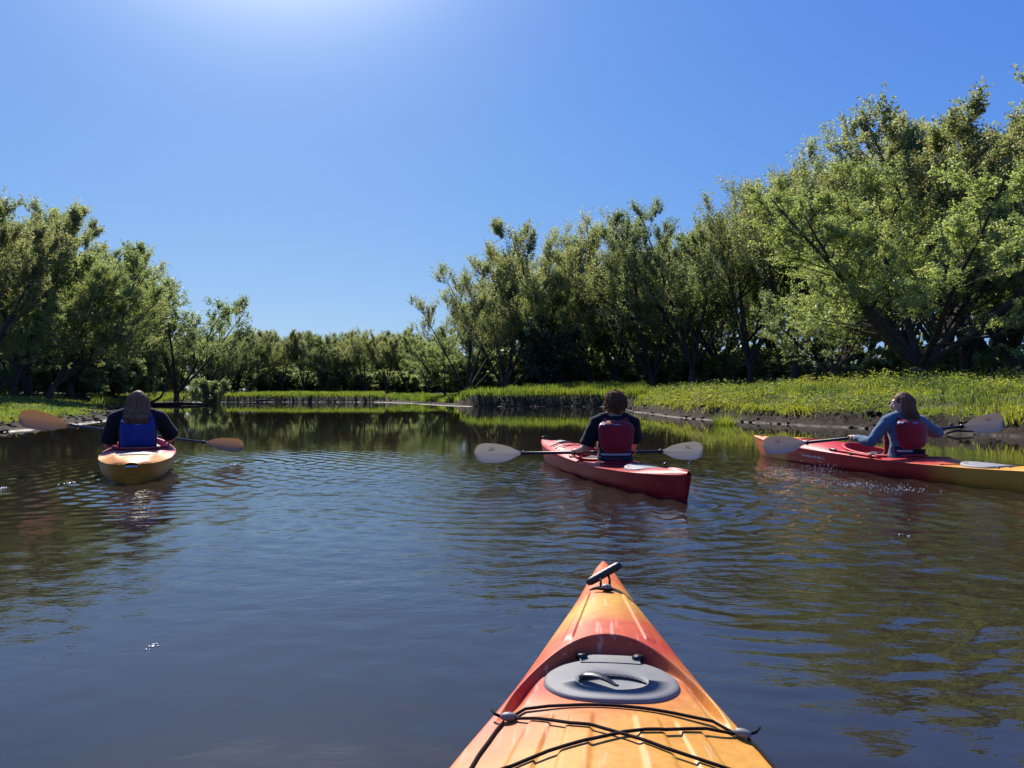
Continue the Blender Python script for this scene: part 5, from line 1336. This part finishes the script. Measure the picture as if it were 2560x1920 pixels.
def paddle(A0, A1, label, mat, shaft_mat, half=.23, w0=(.090, .090), roll=(0, 0), mark=True, lens=(.46, .46)):
    """A0, A1: blade centres in the world, left and right. Blades face the camera (feathered flat)"""
    A0, A1 = np.asarray(A0), np.asarray(A1); c = (A0 + A1) / 2; ax = (A1 - A0); D = np.linalg.norm(ax); ax /= D
    root = empty('paddle', c, 0); tag(root, label, 'paddle')
    face = np.array([0, -1., 0]); face -= ax * (face @ ax); face /= np.linalg.norm(face); up = np.cross(ax, face); up *= np.sign(up[2])
    hs3 = D / 2 - half * .92
    mb = MB(); mb.tube([-ax * hs3, ax * hs3], [.0148, .0148], 14); sh = mb.build('shaft', M[shaft_mat], root)
    mb = MB(); mb.tube([-ax * .03, ax * .03], .0165, 14); mb.build('ferrule', M['black_plastic'], sh)
    for sg, rl, w_, ln in ((-1, roll[0], w0[0], lens[0]), (1, roll[1], w0[1], lens[1])):
        d = ax * sg; n = face * math.cos(rl) + up * math.sin(rl); u_ = np.cross(d, n); u_ *= np.sign(u_[2] + 1e-9)
        s_ = np.linspace(0, 1, 22); v_ = np.linspace(-1, 1, 13)
        hwid = smooth_interp(s_, [0, .06, .25, .5, .75, .92, .985, 1], [.016, .022, .062, .086, .092, .075, .045, .012])
        asym = smooth_interp(s_, [0, .3, .7, 1], [0, 0, .006, .012])
        top, bot = [], []
        for si, hwi, as_ in zip(s_, hwid, asym):
            r1, r2 = [], []
            for vi in v_:
                y = vi * hwi * w_ / .09 + as_; dsh = .022 * (vi * vi) * min(1, si * 2) ; rib = .010 * math.exp(-(y / .012) ** 2) * (1 - si) ** .7
                e = max(0, 1 - abs(vi)) ** .3 * .0025 + .0006
                b = d * (hs3 - .01 + ln * si) + u_ * y - n * (dsh * -1)
                r1.append(b + n * (e + rib)); r2.append(b - n * (e + rib * .6))
            top.append(r1); bot.append(r2)
        T_, B_ = np.array(top), np.array(bot); mb = MB(); mb.grid(T_ if sg > 0 else T_[::-1]); mb.grid(B_[::-1] if sg > 0 else B_)
        for a_, b_ in ((0, None), (-1, None)):
            e1, e2 = T_[:, a_], B_[:, a_]; mb.grid(np.stack([e1, e2], 1))
        mb.grid(np.stack([T_[-1], B_[-1]], 1)); mb.grid(np.stack([T_[0], B_[0]], 1))
        bl = mb.build('blade', M[mat], root)
        mb = MB(); mb.tube([d * (hs3 - .035), d * (hs3 - .026)], .026, 14); mb.build('drip_ring', M['black_plastic'], root)
        if mark:   # dark swoosh marks printed on the blade
            cc = d * (hs3 + ln * .62) + u_ * (.040 * w_ / .09) + n * .0080
            mb = MB(); tq = np.linspace(.5, 5.6, 18)
            mb.tube([cc + d * .026 * math.cos(q) + u_ * (.0085 * math.sin(q) + .008) for q in tq], .0019, 5)
            mb.tube([cc + d * (-.032 + .064 * q) + u_ * (-.010 + .004 * math.sin(q * 6.28)) for q in np.linspace(0, 1, 9)], .0022, 5)
            mb.build('printed_emblem', M['decal_dark'], bl)
    return root
M['decal_dark'] = simple('dark_print', (.04, .045, .07), .5)

# middle paddler
pa, pb = pw(1247, 1133.5, 7.12), pw(1703, 1128, 7.70)
def on_shaft(a, b, px):
    lo, hi = 0., 1.
    for _ in range(40):
        m_ = (lo + hi) / 2; q = a + (b - a) * m_
        if q[0] / q[1] < (px - 1280) / 1900: lo = m_
        else: hi = m_
    return a + (b - a) * lo
paddle(pa, pb, 'paddle with smoky grey blades and black shaft held level by the middle paddler', 'blade_grey', 'black_plastic')
person((.955, 7.08), R(-1), 'curly dark haired person in black T-shirt and dark red life vest, seen from behind', .93, .815,
       (on_shaft(pa, pb, 1437), on_shaft(pa, pb, 1578)), ((-.38, -.15, -.95), (.38, -.15, -.95)), (pa, pb), 'skin', 'black_cloth', 'short', 'curly',
       R(22), (R(-6), R(-5)), math.atan2(.915, 3.95), dict(high=True, mat='vest_red'))
# left paddler
qa, qb = pw(113, 1055, 7.9), pw(560, 1112, 9.1)
M['shaft_grey'] = simple('dark_grey_shaft', (.06, .062, .065), .35, .5, .1, 30)
paddle(qa, qb, 'paddle with amber blades tilted up to the left, held by the long haired paddler', 'blade_orange', 'shaft_grey', mark=False, w0=(.098, .085), roll=(.35, .55))
person((-3.985, 8.10), R(26), 'person with long dark blond hair in black T-shirt and blue life vest, seen from behind', 1.12, .835,
       (on_shaft(qa, qb, 292), on_shaft(qa, qb, 424)), ((-.35, -.1, -1), (.5, -.3, -.8)), (qa, qb), 'skin_pink', 'black_cloth', 'short', 'long',
       R(-4), (R(-2), R(2)), math.atan2(1.28, 2.95), dict(high=False, mat='vest_blue'), legcloth='patterned', fat=1.0, hw=1.24, hsz=.93)
# right paddler
ra, rb = pw(1961, 1112, 7.72), pw(2455, 1061, 7.98)
paddle(ra, rb, 'paddle with taupe blades lifted to the right, held by the paddler in the blue shirt', 'blade_taupe', 'black_plastic', w0=(.092, .098), roll=(.15, .1))
person((3.875, 7.53), R(10), 'person with shoulder length brown hair in blue shirt and red life vest, face in profile', .94, .815,
       (on_shaft(ra, rb, 2129), on_shaft(ra, rb, 2290)), ((-.55, -.2, -.9), (.9, -.35, -.5)), (ra, rb), 'skin', 'blue_cloth', 'long', 'bob',
       R(54), (R(-4), R(2)), math.atan2(1.185, 4.5), dict(high=True, mat='vest_red'))
# ------------------------------------------------------------------ small things
M['deadwood'] = simple('dead_wood', (.055, .045, .036), .9, .2, .35, 12, bump=.5, bscale=30)
M['foam'] = simple('foam', (.80, .80, .78), .25, .6)
def drop_mat():
    m, nt, out = new_mat('water_droplet'); p = N(nt, 'ShaderNodeBsdfPrincipled'); p.inputs['Base Color'].default_value = (.75, .78, .8, 1); p.inputs['Roughness'].default_value = .05
    p.inputs['Transmission Weight'].default_value = .5; p.inputs['IOR'].default_value = 1.33; nt.links.new(p.outputs[0], out.inputs[0]); return m
M['drop'] = drop_mat()
def log(pts, r, label, name='driftwood', cat='driftwood', twigs=()):
    mb = MB(); mb.tube(pts, r, 8)
    for t_ in twigs: mb.tube(t_, np.linspace(.02, .006, len(t_)), 5)
    tag(mb.build(name, M['deadwood']), label, cat)
# dead stems and logs at the left bend
b0 = pw(366, 990, 64); b0[2] = .0
log([b0, b0 + [.9, .6, .65], pw(432, 943, 66)], [.13, .10, .05], 'bare dead trunk leaning up to the right at the left bend', 'fallen_tree', 'dead tree',
    [[b0 + [.9, .6, .65], b0 + [1.5, .3, .9], b0 + [2.0, .2, .8]], [b0 + [1.3, .8, .95], b0 + [1.2, .8, 1.6]]])
b1 = pw(450, 1000, 66); b1[2] = .05
log([b1, pw(472, 977, 67)], [.07, .03], 'short dead branch poking up right of the leaning dead trunk', 'dead_branch', 'dead branch')
l0 = pw(378, 1010, 62); l0[2] = .06
log([l0, l0 + [2.0, .5, .10], l0 + [4.4, .9, .02]], [.15, .14, .07], 'long dark log lying at the waterline of the left bend', twigs=[[l0 + [1.4, .2, .1], l0 + [1.8, -.3, .45], l0 + [2.3, -.5, .6]], [l0 + [3, .6, .1], l0 + [3.3, .2, .5]]])
l1 = pw(610, 998, 93); l1[2] = .10
log([l1, l1 + [2.2, .1, .18], l1 + [4.6, .4, .05]], [.08, .10, .04], 'thin bare log against the foot of the straight far bank')
l2 = pw(2365, 1085, 15.2); l2[2] = .03
log([l2, l2 + [.25, .1, .06], l2 + [.62, .12, .03]], [.022, .03, .012], 'pale stick lying on the mud beside the right paddle blade')
# grass tuft standing in the water below the right bank
tx, ty = 5.75, 20.6; mb_v = []; n = 420
a = rng.uniform(0, 6.28, n); r = .28 * np.sqrt(rng.random(n)); h = rng.uniform(.18, .42, n); px_, py_ = tx + r * np.cos(a), ty + r * np.sin(a)
lean_ = rng.uniform(.2, .9, n) * h; ux, uy = np.cos(a + 1.57) * .008, np.sin(a + 1.57) * .008
B = np.stack([px_, py_, np.full(n, -.05)], -1); U = np.stack([ux, uy, ux * 0], -1)
V = np.stack([B - U, B + U, B + np.stack([np.cos(a) * lean_, np.sin(a) * lean_, h], -1)], 1).reshape(-1, 3)
o = mesh_np('grass_tuft', V, np.arange(n)[:, None] * 3 + np.array([[0, 1, 2]]), M['grass'], cols=np.repeat(mixc(grn, yel, rng.random(n)), 3, 0))
tag(o, 'yellow green grass tuft standing in the water below the right bank', 'grass tuft')
# drops falling from the middle paddle, spray at the right hand paddle, flecks of foam
def dots(name, pts, rad, mat, label, cat=None, kind=None, flat=1.0, smooth=True):
    mb = MB()
    for p, r_ in zip(pts, rad): mb.ell(p, (r_, r_, r_ * flat), None, 8, 6)
    tag(mb.build(name, M[mat]), label, cat, kind=kind)
dl, dr = pw(1240, 1155, 7.12), pw(1722, 1150, 7.72)
for base, lab in ((dl, 'water drops falling from the left blade of the middle paddle'), (dr, 'water drops falling from the right blade of the middle paddle')):
    k = 9; zz = np.linspace(base[2] - .01, .01, k) + rng.normal(0, .008, k)
    dots('water_drops', [base * [1, 1, 0] + [rng.normal(0, .008), rng.normal(0, .01), z_] for z_ in zz], rng.uniform(.003, .0075, k), 'drop', lab, 'water drops')
pts = [np.array([2.55 + .75 * rng.random() ** 1.2, 7.72 + rng.normal(0, .16), abs(rng.normal(0, .05))]) for _ in range(260)]
dots('water_spray', pts, rng.uniform(.0015, .0055, 260), 'drop', 'splash of droplets where the right hand paddle leaves the water', 'splash', kind='stuff')
pts = []  # white beads standing in for sun glitter on the stirred water
for cx, cyy, n_, sp in [(3.1, 6.75, 130, .20), (3.25, 6.4, 60, .16), (2.75, 7.25, 60, .18)]:
    for _ in range(n_): pts.append(np.array([cx + rng.normal(0, sp), cyy + rng.normal(0, sp * .8), 0.0]))
for p in pts: p[2] = float(W(np.array([p[0]]), np.array([p[1]]))[0]) + .001
dots('glitter_beads', pts, rng.uniform(.0015, .005, len(pts)), 'foam', 'white beads imitating sun glitter behind the splash of the right hand paddle', 'foam', kind='stuff', flat=.35)
spots = [((333, 1394), 16, 'tuft of white foam floating alone at the lower left'), ((148, 1045), 12, 'foam patch left of the yellow kayak'), ((237, 1043), 6, 'foam fleck just behind the yellow kayak at its left'),
         ((505, 1004), 5, 'foam fleck on the water under the low amber blade'), ((1955, 1157), 4, 'pale speck floating below the right hand kayak'), ((10, 1054), 7, 'foam patch at the left edge of the picture')]
for (x_, y_), n_, lab in spots:
    Y_ = y_ * 1.1573; d_ = 1900 * CAM_H / (Y_ - 990); X_ = (x_ * 1.1573 - 1280) / 1900 * d_
    P_ = [np.array([X_ + rng.normal(0, .0035 * d_), d_ + rng.normal(0, .005 * d_), 0]) for _ in range(n_)]
    for p in P_: p[2] = float(W(np.array([p[0]]), np.array([p[1]]))[0]) + .002
    dots('foam_fleck', P_, rng.uniform(.0006, .0016, n_) * d_, 'foam', lab, 'foam', flat=.5)
